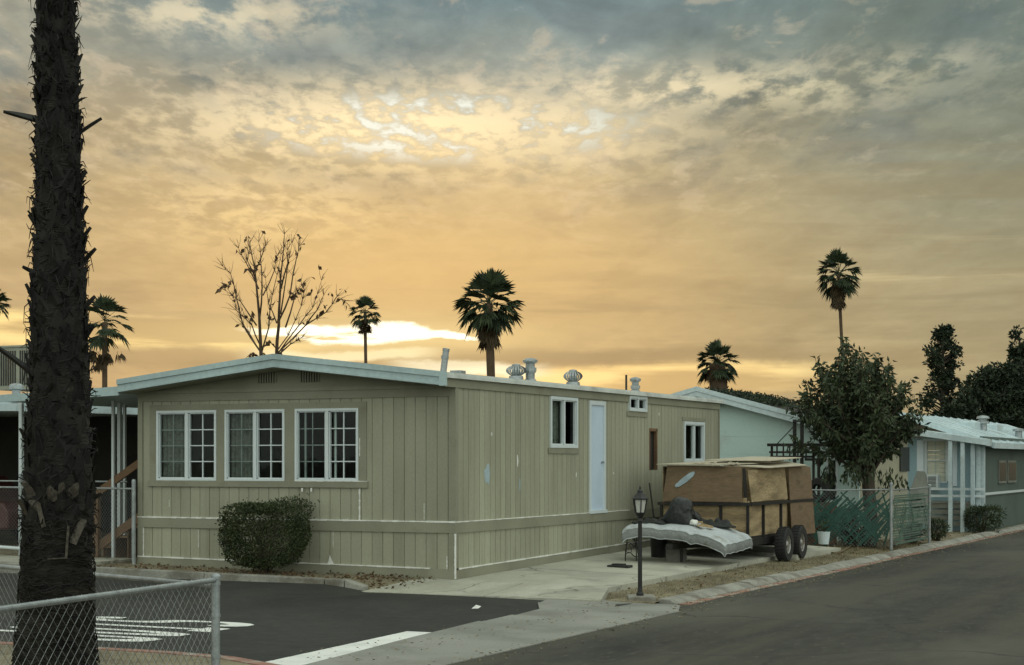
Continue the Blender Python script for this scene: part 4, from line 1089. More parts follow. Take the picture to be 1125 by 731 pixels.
def fan_palm(label, px, py_top, py_c, rpx, d, trunk_px, base_px=None, fr=46, skirt=0.6, seed=1, segs=13, skirt_w=1.0, lowdroop=0, group='fan palms standing behind the homes'):
    rg = random.Random(seed); k = d / FPX
    c = P(px, py_c, d); b = P(base_px if base_px is not None else px, HY, d); b.z = -0.4
    rad = rpx * k; tr = trunk_px * k / 2
    t = thing('palm_tree', b, label, 'palm tree', group)
    mb = MB(); mid = b.lerp(c, .6) + RT * (tr * .4)
    pts = [b, b.lerp(mid, .5), mid, mid.lerp(c, .6), c]
    mb.tube(pts, [tr * 1.25, tr * 1.08, tr * .98, tr, tr * .9], 9); mb.build('trunk', M['palm_trunk'], t, smooth=True)
    mb = MB()
    for i in range(fr):
        u = (i + .5) / fr
        el = R(88 - 128 * u ** .9); az = i * 2.39996 + rg.uniform(-.3, .3)
        dv = Vector((math.cos(el) * math.cos(az), math.cos(el) * math.sin(az), math.sin(el)))
        fan_frond(mb, c + Vector((0, 0, rg.uniform(-.1, .1))) * rad, dv, rad * rg.uniform(.42, .52), rad * rg.uniform(.46, .60), rg, segs, .06 + .40 * u, spread=80)
    mb.build('crown', M['palm_leaf'], t, recalc=False)
    if skirt:
        mb = MB()
        for i in range(int(60 * min(1.6, skirt + .4))):
            az = rg.uniform(0, 6.283); h = rg.uniform(0, 1) * skirt * rad * 1.2
            p0 = c + Vector((math.cos(az), math.sin(az), 0)) * tr * .8 - Vector((0, 0, h * .8 + rad * .1))
            dv = Vector((math.cos(az) * .55 * skirt_w, math.sin(az) * .55 * skirt_w, -1))
            fan_frond(mb, p0, dv, rad * .14, rad * rg.uniform(.28, .40), rg, 7, .3, spread=60)
        mb.build('dead_skirt', M['palm_dead'], t, recalc=False)
    return t
fan_palm('tall fan palm with full round crown rising behind the tan roof left of the chimney', 537, 296, 334, 41, 95, 9.5, 539, 40, .75, 11, 14)
fan_palm('small distant fan palm in front of the bright strip of sky beside the bare tree', 401, 325, 343, 19.5, 180, 3.6, 402, 30, 0, 12, 11)
sk = fan_palm('tallest thin fan palm with a slender leaning trunk above the leafy tree', 921, 275, 300, 28, 150, 3.6, 931, 36, .95, 13, 12)
fan_palm('short thick fan palm poking up behind the pale aqua gable roof', 788, 375, 399, 26.5, 105, 20, 788, 36, .25, 14, 13)
fan_palm('young fan palm with open ragged fronds just right of the big palm trunk', 115, 325, 354, 33, 85, 6, 112, 24, 0, 15, 12, group='fan palms standing behind the homes')
fan_palm('fan palm half cut off at the left edge of the view', -8, 312, 333, 22, 150, 4.5, -8, 32, .5, 16, 12)
# dead clump under the far palm's crown and hanging fronds of the young one
def extra(parent_label, fn):
    t = [o for o in COL.objects if o.get('label') == parent_label][0]; fn(t)
def dead_clump(t):
    rg = random.Random(3); mb = MB(); c = P(401, 361, 180)
    for i in range(40):
        az = rg.uniform(0, 6.28); fan_frond(mb, c + Vector((0, 0, rg.uniform(-.3, .7))), (math.cos(az), math.sin(az), rg.uniform(-.5, .3)), .15, .75, rg, 7, .2, spread=70)
    mb.build('dead_skirt', M['palm_dead'], t, recalc=False)
extra('small distant fan palm in front of the bright strip of sky beside the bare tree', dead_clump)
def dead_young(t):
    rg = random.Random(4); mb = MB()
    for (px, py, n) in ((105, 392, 10), (118, 391, 8), (130, 388, 3), (108, 398, 6), (100, 388, 5)):
        for i in range(n):
            p = P(px + rg.uniform(-3, 3), py - 3 + rg.uniform(-3, 3), 85 + rg.uniform(-.5, .5))
            fan_frond(mb, p, (rg.uniform(-.6, .6), rg.uniform(-.6, .6), -1), .1, .45, rg, 7, .2, spread=70)
    a = P(113, 366, 85)
    for px, py in ((130, 383), (103, 386), (120, 387)):
        b = P(px, py, 85); mb.tube([a, a.lerp(b, .5) + Vector((0, 0, .15)), b], .02, 3, cap=False)
    mb.build('dead_frond', M['palm_dead'], t, recalc=False)
extra('young fan palm with open ragged fronds just right of the big palm trunk', dead_young)

# ------------------------------------------------------------------ leaf helpers
def leaf(mb, p, d, L, W, rg, k=None, fold=.25):
    d = Vector(d).normalized(); s = d.cross(Vector((rg.uniform(-1, 1), rg.uniform(-1, 1), rg.uniform(-1, 1))))
    s = s.normalized() if s.length > .01 else d.orthogonal().normalized(); n = s.cross(d)
    m = p + d * L * .45
    mb.add([p, m + s * W / 2 + n * W * fold, p + d * L, m - s * W / 2 + n * W * fold], [(0, 1, 2), (0, 2, 3)], k)
def rv(rg):
    while True:
        v = Vector((rg.uniform(-1, 1), rg.uniform(-1, 1), rg.uniform(-1, 1)))
        if .02 < v.length < 1: return v.normalized()

# boxwood shrub in front of the house
def shrub(name, label, base, rx, ry, h, n, seed, L=.045, W=.026, box=.55, cat='shrub', group=None, m='shrub'):
    rg = random.Random(seed); t = thing(name, base, label, cat, group)
    mb = MB()
    lobes = [(rv(rg), rg.uniform(.06, .16) if box else rg.uniform(-.5, .5)) for _ in range(26)]
    for i in range(n):
        v = rv(rg)
        q = max(abs(v.x), abs(v.y), abs(v.z)); rr = 1.0 / (q ** box) if box else 1
        if box and math.sin(v.x * 9 + 1) * math.sin(v.y * 11) * math.sin(v.z * 10 + 2) > .45 and rg.random() < .85: continue
        bump_ = sum(a * max(0, v.dot(l)) ** 14 for l, a in lobes)
        depth = 1 - (rg.random() ** 1.6) * .32 + (rg.random() < .04) * rg.uniform(.03, .13)
        u = v * rr * depth * (0.90 + bump_)
        taper = 1 - .16 * max(0, -u.z)
        p = Vector(base) + Vector((u.x * rx * taper, u.y * ry * taper, h * .52 + u.z * h * .48))
        dd = (v + rv(rg) * 1.1 + Vector((0, 0, .35)))
        leaf(mb, p, dd, L * rg.uniform(.7, 1.3), W * rg.uniform(.7, 1.2), rg)
    mb.build('foliage', M[m], t, recalc=False)
    mb = MB()
    for i in range(14):
        v = rv(rg); v.z = abs(v.z) + .3
        e = Vector(base) + Vector((v.x * rx * .7, v.y * ry * .7, min(v.z, 1) * h * .75))
        mb.tube([Vector(base) + Vector((rg.uniform(-.1, .1), rg.uniform(-.1, .1), -.05)), Vector(base).lerp(e, .5) + rv(rg) * .05, e], [.02, .014, .006], 5)
    mb.build('stem', M['bark'], t, recalc=False)
    return t
b = G(288, 634, -0.08); b.y = -0.62; b = onY(289, 634, -0.60); b.z = lot_z(b.x, -.6)
shrub('shrub', 'dense dark green clipped shrub against the front skirting of the tan home', b, .76, .56, 1.17, 15000, 5)

# bare tree behind the house
bt = thing('bare_tree', P(288, HY, 50) - Vector((0, 0, 2.2)), 'bare upright branching tree with few clinging dry leaves behind the roof ridge', 'tree')
rg = random.Random(21)
def zp(x, y, dz=0): return P(230 + x / 4.06, 240 + (y * .955 + 28) / 4.06, 50 + dz)
main = [([(232, 900), (232, 625), (226, 500), (216, 350), (202, 200), (180, 85)], .07, 0), ([(296, 900), (300, 615), (310, 470), (315, 330), (325, 180), (335, 45)], .066, .4)]
brs = [[(225, 590), (150, 470), (120, 340), (95, 230), (60, 195)], [(210, 470), (140, 360), (75, 310)], [(225, 430), (235, 300), (230, 180), (220, 80)], [(220, 300), (165, 180), (130, 110)], [(240, 330), (290, 215), (300, 150)],
       [(310, 450), (360, 330), (390, 150), (400, 100)], [(318, 420), (345, 230), (370, 85)], [(320, 300), (350, 180), (348, 120)], [(300, 610), (400, 470), (460, 390), (500, 260)], [(305, 600), (430, 470), (520, 410), (570, 335), (600, 355)],
       [(340, 480), (380, 340), (410, 285)], [(300, 460), (265, 370), (250, 250)], [(225, 560), (190, 470), (120, 400), (105, 330)], [(232, 600), (265, 480), (280, 330), (320, 140)], [(302, 590), (350, 520), (410, 380), (420, 320)], [(200, 230), (240, 130), (250, 100)], [(300, 615), (360, 560), (410, 530)], [(232, 600), (180, 510), (140, 440)], [(205, 250), (170, 170), (180, 110)], [(430, 470), (480, 400), (510, 330)]]
mb = MB(); mb2 = MB(); tips = []
def jpath(pts, dj):
    out = []
    for (a, b_), (c_, d_) in zip(pts, pts[1:]):
        for t in (0, .5):
            out.append(zp(a + (c_ - a) * t + rg.uniform(-3, 3) * (t > 0), b_ + (d_ - b_) * t, dj))
    out.append(zp(*pts[-1], dj)); return out
for p, r, dj in main:
    q = jpath(p, dj); q[0].z = -.4; n = len(q); mb.tube(q, [r * (1 - .88 * i / (n - 1)) for i in range(n)], 7)
    for i in range(6, n): tips.append((q[i], (q[i] - q[i - 1]).normalized()))
for p in brs:
    dj = rg.uniform(-.6, .8); q = jpath(p, dj); q[0] = zp(*p[0], 0.2); n = len(q); r = rg.uniform(.018, .030); mb2.tube(q, [r * (1 - .8 * i / (n - 1)) for i in range(n)], 5, cap=False)
    for i in range(2, n): tips.append((q[i], (q[i] - q[i - 1]).normalized()))
mb3 = MB()
for p, d in tips:
    for _ in range(6):
        dd = (d + rv(rg) * .8 + Vector((0, 0, .25))).normalized(); L = rg.uniform(.12, .45); e = p + dd * L
        mb2.tube([p, p.lerp(e, .5) + rv(rg) * .03, e], [.0075, .0055, .003], 3, cap=False)
        if rg.random() < .07:
            for _ in range(rg.choice((1, 1, 2))): leaf(mb3, e + rv(rg) * .06, rv(rg) + Vector((0, 0, -1)), rg.uniform(.12, .24), rg.uniform(.07, .13), rg)
for (x, y, n) in ((67, 290, 9), (90, 272, 5), (180, 200, 9), (205, 205, 6), (405, 280, 4), (385, 325, 9), (412, 305, 6), (365, 335, 4), (325, 265, 5), (510, 375, 4), (595, 352, 3), (400, 105, 3), (415, 103, 2), (300, 205, 3), (265, 420, 4), (345, 172, 2), (190, 605, 12), (270, 545, 10), (320, 605, 10), (160, 110, 3), (487, 405, 3), (215, 175, 3), (240, 600, 8)):
    for _ in range((n + 1) // 2): leaf(mb3, zp(x + rg.uniform(-9, 9), y + rg.uniform(-12, 12), rg.uniform(-.3, .5)), rv(rg) + Vector((0, 0, -.6)), rg.uniform(.14, .30), rg.uniform(.10, .18), rg)
mb.build('trunk', M['twig'], bt, recalc=False); mb2.build('branches', M['twig'], bt, recalc=False); mb3.build('dry_leaves', M['dead_leaf'], bt, recalc=False)

# leafy tree by the fence
tb = P(955, 590, 41.0); tb.z = -.2
lt = thing('leafy_tree', tb, 'round dark broadleaf tree with drooping leaves in front of the pale aqua house', 'tree')
rg = random.Random(33); mb = MB(); mbl = MB()
top = P(953, 520, 41)
mb.tube([tb, tb.lerp(top, .5) + RT * .05, top], [.19, .16, .15], 10)
kk = 41 / FPX; shoots = []
for i in range(58):
    az = i * 2.39996 + rg.uniform(-.3, .3); u = (i + .5) / 58; el = R(88 - 84 * u ** .85)
    tx, ty, tz = 1.34 * math.cos(el) ** .75 * math.cos(az), 1.3 * math.cos(el) ** .75 * math.sin(az), 1.86 * math.sin(el) ** .75
    e = Vector((top.x, top.y, 0)) + RT * (-16 * kk * 1) * .9 + Vector((tx, ty, 0)); e.z = P(0, 505, 41).z + tz * 1.17 + rg.uniform(-.25, .25) + .0
    m_ = top.lerp(e, .5) + Vector((0, 0, .12)) + rv(rg) * .08
    mb.tube([top - Vector((0, 0, .15)), m_, e], [.05, .028, .010], 6, cap=False); shoots.append((top, m_, e))
def pt(s, t): a, b_, c_ = s; return a.lerp(b_, t).lerp(b_.lerp(c_, t), t)
for s in shoots:
    for j in range(11):
        t = .28 + .72 * j / 10; p = pt(s, t); d = (pt(s, min(1, t + .05)) - pt(s, t - .05)).normalized()
        dd = (d * .6 + rv(rg) * .9 + Vector((0, 0, .45))).normalized(); L = rg.uniform(.25, .55); e = p + dd * L
        mb.tube([p, e], [.012, .005], 3, cap=False)
        for q in range(17):
            lp = p.lerp(e, (q + 1) / 17) + rv(rg) * .05; ld = (rv(rg) * .9 + dd * .25 + Vector((0, 0, -.55)))
            leaf(mbl, lp, ld, rg.uniform(.12, .22), rg.uniform(.055, .085), rg)
# low hanging sprays and suckers
for i in range(34):
    az = rg.uniform(0, 6.28); rr = rg.uniform(.25, 1.1)
    p = Vector((top.x, top.y, 0)) + RT * (-.25) + Vector((math.cos(az) * rr, math.sin(az) * rr, 0)); p.z = P(0, rg.uniform(498, 528), 41).z + .1 * (1.1 - rr)
    for q in range(9): leaf(mbl, p + Vector((rg.uniform(-.12, .12), rg.uniform(-.12, .12), -q * .035)), rv(rg) * .5 + Vector((0, 0, -1)), rg.uniform(.12, .2), .06, rg)
mb.build('trunk', M['bark'], lt, recalc=False); mbl.build('crown', M['tree_leaf'], lt, recalc=False)

# dark trees far right
def dark_tree(label, px, py_top, py_bot, rpx, d, seed, lobes, n, L=.35, name='dark_tree', shape='round', group='dark trees behind the homes at right'):
    rg = random.Random(seed); k = d / FPX; b = P(px, HY, d); b.z = -.4; ztop = P(px, py_top, d).z; zb = P(px, py_bot, d).z; rad = rpx * k
    t = thing(name, b, label, 'tree', group); mb = MB(); mbl = MB()
    mb.tube([b, Vector((b.x, b.y, ztop - .3 * rad))], [rad * .10 + .1, .05], 8)
    for i in range(lobes):
        u = rg.random(); z = zb + (ztop - zb) * u
        if shape == 'cone': env = rad * (1.0 - .55 * u ** 2.2) * (.74 + .26 * math.sin(u * 15 + seed))
        else: env = rad * math.sqrt(max(.05, 1 - (2 * u - 1) ** 2 * .92))
        az = rg.uniform(0, 6.28); rr = env * rg.uniform(.35, .95)
        c = Vector((b.x + rr * math.cos(az), b.y + rr * math.sin(az), z)); cr = rad * rg.uniform(.14, .26) if shape != 'cone' else rad * rg.uniform(.10, .24)
        mb.tube([Vector((b.x, b.y, max(zb - .5, z - rr * .6))), c], [.06, .02], 4, cap=False)
        for _ in range(n):
            v = rv(rg); leaf(mbl, c + Vector((v.x * cr, v.y * cr, v.z * cr * .8)) * rg.uniform(.3, 1), rv(rg) + v, L * rg.uniform(.6, 1.2), L * .5, rg)
    mb.build('trunk', M['bark'], t, recalc=False); mbl.build('crown', M['tree_dark'], t, recalc=False)
dark_tree('tall irregular dark conifer standing right of the leafy tree', 1036, 360, 470, 30, 92, 41, 120, 46, .24, 'conifer', 'cone')
dark_tree('broad dark round tree mass rising behind the pale metal roof', 1100, 405, 490, 44, 88, 42, 150, 80, .26)
dark_tree('lower dark round tree between the conifer and the broad dark tree', 1054, 441, 490, 30, 86, 43, 100, 80, .26)
dark_tree('sparse topped dark tree at the right edge of the view', 1120, 362, 480, 26, 95, 44, 80, 40, .26, 'dark_tree', 'cone')
dark_tree('dark tree largely outside the right edge, lower than its neighbour', 1150, 415, 490, 40, 90, 45, 70, 100, .32)
# ------------------------------------------------------------------ trailer
tr = thing('utility_trailer', (1.7, 9.3, -0.1), 'rusty tandem axle utility trailer with tall plywood sides parked on the driveway', 'trailer')
TX0, TX1, TY0, TY1 = 0.85, 2.60, 7.2, 11.7
ZBED, ZRAIL, ZTOP = 0.34, 1.00, 1.72
mb = MB()
for x in (TX0, TX1): mb.box(x - .03, x + .03, TY0, TY1, ZBED - .14, ZBED)
for y in frange(TY0, TY1 - .06, 7): mb.box(TX0 + .031, TX1 - .031, y, y + .06, ZBED - .12, ZBED - .02)
mb.box(TX0 + .01, TX1 - .01, TY0 + .01, TY1 - .01, ZBED, ZBED + .04)
mb.build('bed_frame', M['dark_metal'], tr)
mb = MB(); mb.bar((TX0 + .1, TY0, .26), (1.72, TY0 - 1.6, .26), .07, .1); mb.bar((TX1 - .1, TY0, .26), (1.72, TY0 - 1.6, .26), .07, .1); mb.box(1.66, 1.78, TY0 - 1.95, TY0 - 1.5, .20, .31)
mb.build('tongue', M['dark_metal'], tr)
mb = MB(); mb.tube([(1.78, TY0 - 1.45, -.05), (1.78, TY0 - 1.45, .62)], .03, 10); mb.tube([(1.78, TY0 - 1.45, .6), (1.95, TY0 - 1.45, .62)], .012, 6); mb.box(1.72, 1.84, TY0 - 1.52, TY0 - 1.4, -.075, -.05); mb.build('jack', M['dark_metal'], tr)
for (x, y) in [(TX0, TY0), (1.42, TY0), (2.06, TY0), (TX1, TY0)] + [(TX1, y) for y in (8.15, 9.35, 10.2, 11.0, TY1)] + [(TX0, y) for y in (9.0, 10.5, TY1)]:
    mb = MB(); w_ = .025; ox = .0 if y == TY0 else (.012 if x == TX1 else -.012)
    mb.box(x - w_ + ox, x + w_ + ox, y - w_ - .012 * (y == TY0), y + w_ - .012 * (y == TY0), ZBED - .1, ZRAIL - .03); mb.build('stake_post', M['dark_metal'], tr)
mb = MB(); mb.box(TX0 - .06, TX1 + .06, TY0 - .075, TY0 - .015, ZRAIL - .03, ZRAIL + .03); mb.build('rail', M['dark_metal'], tr)
mb = MB(); mb.box(TX1 + .015, TX1 + .075, TY0 - .014, TY1, ZRAIL - .03, ZRAIL + .03); mb.build('rail', M['dark_metal'], tr)
mb = MB(); mb.box(TX0 - .075, TX0 - .015, TY0 - .014, TY1, ZRAIL - .03, ZRAIL + .03); mb.build('rail', M['dark_metal'], tr)
def panel(vs, th, m, label=None):
    mb = MB(); a, b_, c_, d_ = [Vector(v) for v in vs]; n = (b_ - a).cross(d_ - a).normalized() * th
    mb.hexa([a, b_, b_ + n, a + n, d_, c_, c_ + n, d_ + n]); o = bevel(mb.build('plywood_panel', m, tr), .004, 1)
    if label: o['label'] = label
    return o
# lower panels behind the stakes, upper panels outside/over
panel([(TX0 + .03, TY0 + .03, ZBED), (TX1 - .03, TY0 + .03, ZBED), (TX1 - .03, TY0 + .03, ZRAIL + .12), (TX0 + .03, TY0 + .03, ZRAIL + .12)], .018, M['plywood'])
panel([(TX1 - .03, TY0 + .06, ZBED), (TX1 - .03, 9.9, ZBED), (TX1 - .03, 9.9, ZRAIL + .06), (TX1 - .03, TY0 + .06, ZRAIL + .06)], .018, M['plywood'])
pf = panel([(TX0 + .03, TY0 - .02, ZRAIL + .04), (TX1 - .10, TY0 - .05, ZRAIL + .035), (TX1 - .14, TY0 + .04, ZTOP), (TX0 + .10, TY0 + .05, ZTOP + .02)], .018, M['plywood_brown'], 'long brown upper front panel with a pale blue paint streak')
mb = MB()
u0 = onY(742.5, 533, TY0 - .075); u1 = onY(763, 519, TY0 - .075)
def onp(px, py):
    p = onY(px, py, TY0 - .05); t = (p.z - ZRAIL) / (ZTOP - ZRAIL); p = onY(px, py, TY0 - .045 + .085 * t - .030); return p
pp = [onp(*q) for q in ((742, 535.5), (741.5, 533), (749, 526), (757, 520), (762, 518), (763.5, 520), (761, 524), (754, 530), (746, 535))]
mb.poly_prism(pp, (0, .025, 0)); o = mb.build('paint_streak', M['patch_blue'], pf)
panel([(TX1 + .02, TY0 + .14, ZRAIL + .035), (TX1 + .03, 9.72, ZRAIL + .05), (TX1 - .03, 9.72, ZTOP - .04), (TX1 - .05, TY0 + .10, ZTOP - .07)], .018, M['plywood'])
panel([(TX1 + .085, 9.86, ZBED - .05), (TX1 + .09, 11.6, ZBED - .05), (TX1 - .02, 11.6, ZTOP - .02), (TX1 + .0, 9.86, ZTOP + .01)], .018, M['plywood_brown'], 'tall dark brown panel behind the wheels')
panel([(TX0 - .02, TY0 + .1, ZRAIL), (TX0 - .02, TY1, ZRAIL), (TX0 - .02, TY1, ZTOP), (TX0 - .02, TY0 + .1, ZTOP)], .018, M['plywood'])
panel([(TX0 + .1, TY1, ZBED), (TX1 - .1, TY1, ZBED), (TX1 - .1, TY1, ZTOP), (TX0 + .1, TY1, ZTOP)], .018, M['plywood'])
mb = MB(); mb.bar((TX1 - .06, TY0 + .06, ZRAIL), (TX1 - .10, TY0 + .06, ZTOP - .03), .05, .05); mb.build('corner_stud', M['dark_metal'], tr)
def wheel(px, x=2.86):
    p = onX(px, 595, x); y = p.y; rr = .345; zc = dirt_z(x, y) + rr + .0
    mb = MB(); prof = []
    for i in range(9):
        a = math.pi * i / 8; prof.append((rr - .03 + .03 * math.sin(a), -.105 + .21 * i / 8))
    mb.lathe((x, y, zc), [(.19, -.10)] + prof + [(.19, .10), (.19, -.10)], 32, cap=False, axis=(1, 0, 0))
    for i in range(32):
        a = 2 * math.pi * i / 32; c_ = Vector((x, y + rr * math.cos(a), zc + rr * math.sin(a)))
        mb.bar(c_ + Vector((-.08, 0, 0)), c_ + Vector((.08, 0, 0)), .03, .012, up=(0, math.cos(a), math.sin(a)))
    wh = mb.build('wheel', M['rubber'], tr)
    mb = MB(); mb.lathe((x, y, zc), [(.192, .06), (.185, .085), (.165, .07), (.16, .03), (.09, .035), (.07, .06), (.045, .085), (.0, .09)], 24, cap=False, axis=(1, 0, 0))
    for i in range(5):
        a = 2 * math.pi * i / 5; mb.lathe((x + .03, y + .065 * math.cos(a), zc + .065 * math.sin(a)), [(.012, 0), (.012, .03), (.0, .032)], 6, axis=(1, 0, 0), cap=False)
    mb.build('rim', M['rim'], wh)
    return y, zc
ya, za = wheel(861.5); yb, zb_ = wheel(877)
mb = MB()
for i in range(16):   # jeep-style fender over both wheels
    a0 = math.pi * i / 16; a1 = math.pi * (i + 1) / 16; R1 = .385
    def fp(a):
        cy = ya if a > math.pi / 2 else yb; return cy + R1 * math.cos(a) * 1.0, za + R1 * math.sin(a)
    if i < 2 or i > 13: continue
    (p, q), (r_, s) = fp(a0), fp(a1)
    if False: mb.add([(2.73, p, q), (2.98, p, q), (2.98, r_, s), (2.73, r_, s)], [(0, 1, 2, 3)])
mb.tube([(TX0 - .1, ya, za), (2.8, ya, za)], .035, 8); mb.tube([(TX0 - .1, yb, zb_), (2.8, yb, zb_)], .035, 8)
mb.box(2.50, 2.62, ya - .5, yb + .5, za + .02, za + .09)
mb.build('axle', M['dark_metal'], tr)

# loose sheets on the trailer
def sheet_thing(label, corners, th, m, name='plywood_sheet', group=None):
    mb = MB(); c_ = [Vector(v) for v in corners]; n = (c_[1] - c_[0]).cross(c_[3] - c_[0]).normalized() * th
    mb.hexa([c_[0], c_[1], c_[2], c_[3], c_[0] + n, c_[1] + n, c_[2] + n, c_[3] + n]) if False else mb.add([*c_, *[v + n for v in c_]], [(0, 3, 2, 1), (4, 5, 6, 7), (0, 1, 5, 4), (1, 2, 6, 5), (2, 3, 7, 6), (3, 0, 4, 7)])
    o = mb.build(name, m, None, origin=c_[0]); tag(o, label, 'plywood', group); return o
sheet_thing('thin pale plywood sheet lying across the top of the trailer load, overhanging the front', [(.75, TY0 - .02, ZTOP + .035), (2.15, TY0 - .12, ZTOP + .02), (2.42, 10.3, ZTOP + .085), (.9, 10.3, ZTOP + .10)], .015, M['plywood_pale'])
sheet_thing('narrow pale board warped on top of the trailer over the right side panel', [(1.95, TY0 + .35, ZTOP + .02), (2.78, TY0 + .75, ZTOP - .035), (2.72, 10.9, ZTOP + .01), (2.05, 10.9, ZTOP + .12)], .015, M['plywood_pale'])
sheet_thing('topmost pale board sloping up towards the rear of the trailer', [(1.3, TY0 + 1.2, ZTOP + .115), (2.55, TY0 + 1.6, ZTOP + .10), (2.4, 11.6, ZTOP + .17), (1.3, 11.6, ZTOP + .19)], .016, M['plywood_pale'])
mb = MB()
for i in range(26):
    x = rng.uniform(1.4, 2.5); y = TY0 + rng.uniform(-.1, .5); a = rng.uniform(0, 3.14); l = rng.uniform(.08, .28); z = ZTOP + .045 + rng.uniform(0, .02)
    mb.bar((x, y, z), (x + l * math.cos(a), y + l * math.sin(a), z + rng.uniform(-.02, .03)), rng.uniform(.02, .05), .008)
tag(mb.build('wood_splinters', M['plywood_pale'], None, origin=(2, TY0, ZTOP)), 'torn pale splinters strewn on the front edge of the trailer load', 'wood scrap')['kind'] = 'stuff'

# ------------------------------------------------------------------ mattress sagging on the tongue
near = [(0, 684, 581, 32.1), (.25, 706, 577.5, 32.1), (.5, 748, 580, 32.0), (.75, 775, 587.5, 31.7), (1, 796, 596.5, 31.5)]
far = [(0, 692, 576, 33.1), (.25, 714, 573.5, 33.2), (.5, 768, 573, 33.2), (.75, 799, 578, 33.1), (1, 826, 589, 33.0)]
def interp(tab, u):
    for a, b_ in zip(tab, tab[1:]):
        if u <= b_[0] + 1e-9:
            t = (u - a[0]) / (b_[0] - a[0]); return P(a[1] + (b_[1] - a[1]) * t, a[2] + (b_[2] - a[2]) * t, a[3] + (b_[3] - a[3]) * t)
mt = thing('mattress', interp(near, .5) - Vector((0, 0, .4)), 'old white quilted mattress sagging over the trailer tongue and concrete block', 'mattress')
nu, nv = 48, 26; top_v = []
for j in range(nv + 1):
    for i in range(nu + 1):
        u, v = i / nu, j / nv
        us = (interp(near, max(0, u - .06)) + interp(near, u) + interp(near, min(1, u + .06))) / 3 if 0.06 < u < .94 else interp(near, u)
        uf = (interp(far, max(0, u - .06)) + interp(far, u) + interp(far, min(1, u + .06))) / 3 if 0.06 < u < .94 else interp(far, u)
        p = us.lerp(uf, v)
        eu = min(u, 1 - u) * 2; ev = min(v, 1 - v) * 1.1
        rnd = .05 * (1 - min(1, eu / .10)) ** 2 + .04 * (1 - min(1, ev / .10)) ** 2
        q = .014 * (abs(math.sin(u * 26 + .6 * math.sin(v * 5))) * abs(math.sin(v * 14 + .5 * math.sin(u * 7))))
        q += .018 * math.sin(u * 7.3 + 1.1) * math.sin(v * 4.1 + u * 3) - .035 * math.exp(-((u - .60 - .06 * v) / .035) ** 2) - .02 * math.exp(-((u - .36 + .05 * v) / .03) ** 2)
        p = p + Vector((0, 0, q - rnd)); top_v.append(p)
mb = MB(); fs = []
for j in range(nv):
    for i in range(nu): a = j * (nu + 1) + i; fs.append((a, a + 1, a + nu + 2, a + nu + 1))
mb.add(top_v, fs)
TH = .165
ring = [i for i in range(nu + 1)] + [j * (nu + 1) + nu for j in range(1, nv + 1)] + [nv * (nu + 1) + i for i in range(nu - 1, -1, -1)] + [j * (nu + 1) for j in range(nv - 1, 0, -1)]
cen = sum(top_v, Vector()) / len(top_v); rows_ = 6; vs = []; fs = []; nr = len(ring)
for k in range(rows_ + 1):
    t = k / rows_
    for idx, i in enumerate(ring):
        p = top_v[i]; o = (Vector((p.x, p.y, 0)) - Vector((cen.x, cen.y, 0))).normalized() * (.022 * math.sin(math.pi * t) + (.009 * math.sin(idx * 1.57 * 2 / 2) if 0 < k < rows_ else 0)) 
        vs.append(p + o - Vector((0, 0, TH * t)) + Vector((0, 0, .006 * math.sin(idx * 2.2))) * (0 < k < rows_))
for k in range(rows_):
    for i in range(nr): fs.append((k * nr + i, k * nr + (i + 1) % nr, (k + 1) * nr + (i + 1) % nr, (k + 1) * nr + i))
fs.append(tuple(rows_ * nr + i for i in range(nr - 1, -1, -1)))
mb.build('top_panel', M['mattress'], mt, smooth=True)
mb = MB(); mb.add(vs, fs, 0); mb.build('side_band', M['mattress_side'], mt, smooth=True)
mb = MB(); lp = [top_v[i] + Vector((0, 0, .004)) for i in ring]; mb.tube(lp + [lp[0]], .011, 5, cap=False); mb.tube([p - Vector((0, 0, TH + .004)) for p in lp] + [lp[0] - Vector((0, 0, TH + .004))], .011, 5, cap=False)
mb.build('piping', M['mattress'], mt, smooth=True)

def lump(name, label, cat, c, rx, ry, rz, m, seed, amp=.22, n=26):
    rg = random.Random(seed); dirs = [(rv(rg), rg.uniform(-amp, amp)) for _ in range(30)]
    mb = MB(); vs = []; fs = []
    for i in range(n + 1):
        th = math.pi * i / n
        for j in range(n * 2):
            ph = 2 * math.pi * j / (n * 2); v = Vector((math.sin(th) * math.cos(ph), math.sin(th) * math.sin(ph), math.cos(th)))
            r = 1 + sum(a * max(0, v.dot(d)) ** 9 for d, a in dirs) + .03 * math.sin(v.x * 21 + v.z * 17) * math.sin(v.y * 19)
            z = max(v.z * r, -.55); vs.append(Vector(c) + Vector((v.x * r * rx, v.y * r * ry, (z + .55) * rz)))
    w_ = n * 2
    for i in range(n):
        for j in range(w_): fs.append((i * w_ + j, i * w_ + (j + 1) % w_, (i + 1) * w_ + (j + 1) % w_, (i + 1) * w_ + j))
    mb.add(vs, fs); o = mb.build(name, m, None, origin=c, smooth=True); tag(o, label, cat); return o
bp = interp(far, .42); bp = P(748, 576, 32.8)
lump('rubbish_bag', 'lumpy black plastic rubbish bag resting on the mattress', 'bag', bp - Vector((0, 0, .02)), .31, .27, .33, M['bag'], 3, .34)
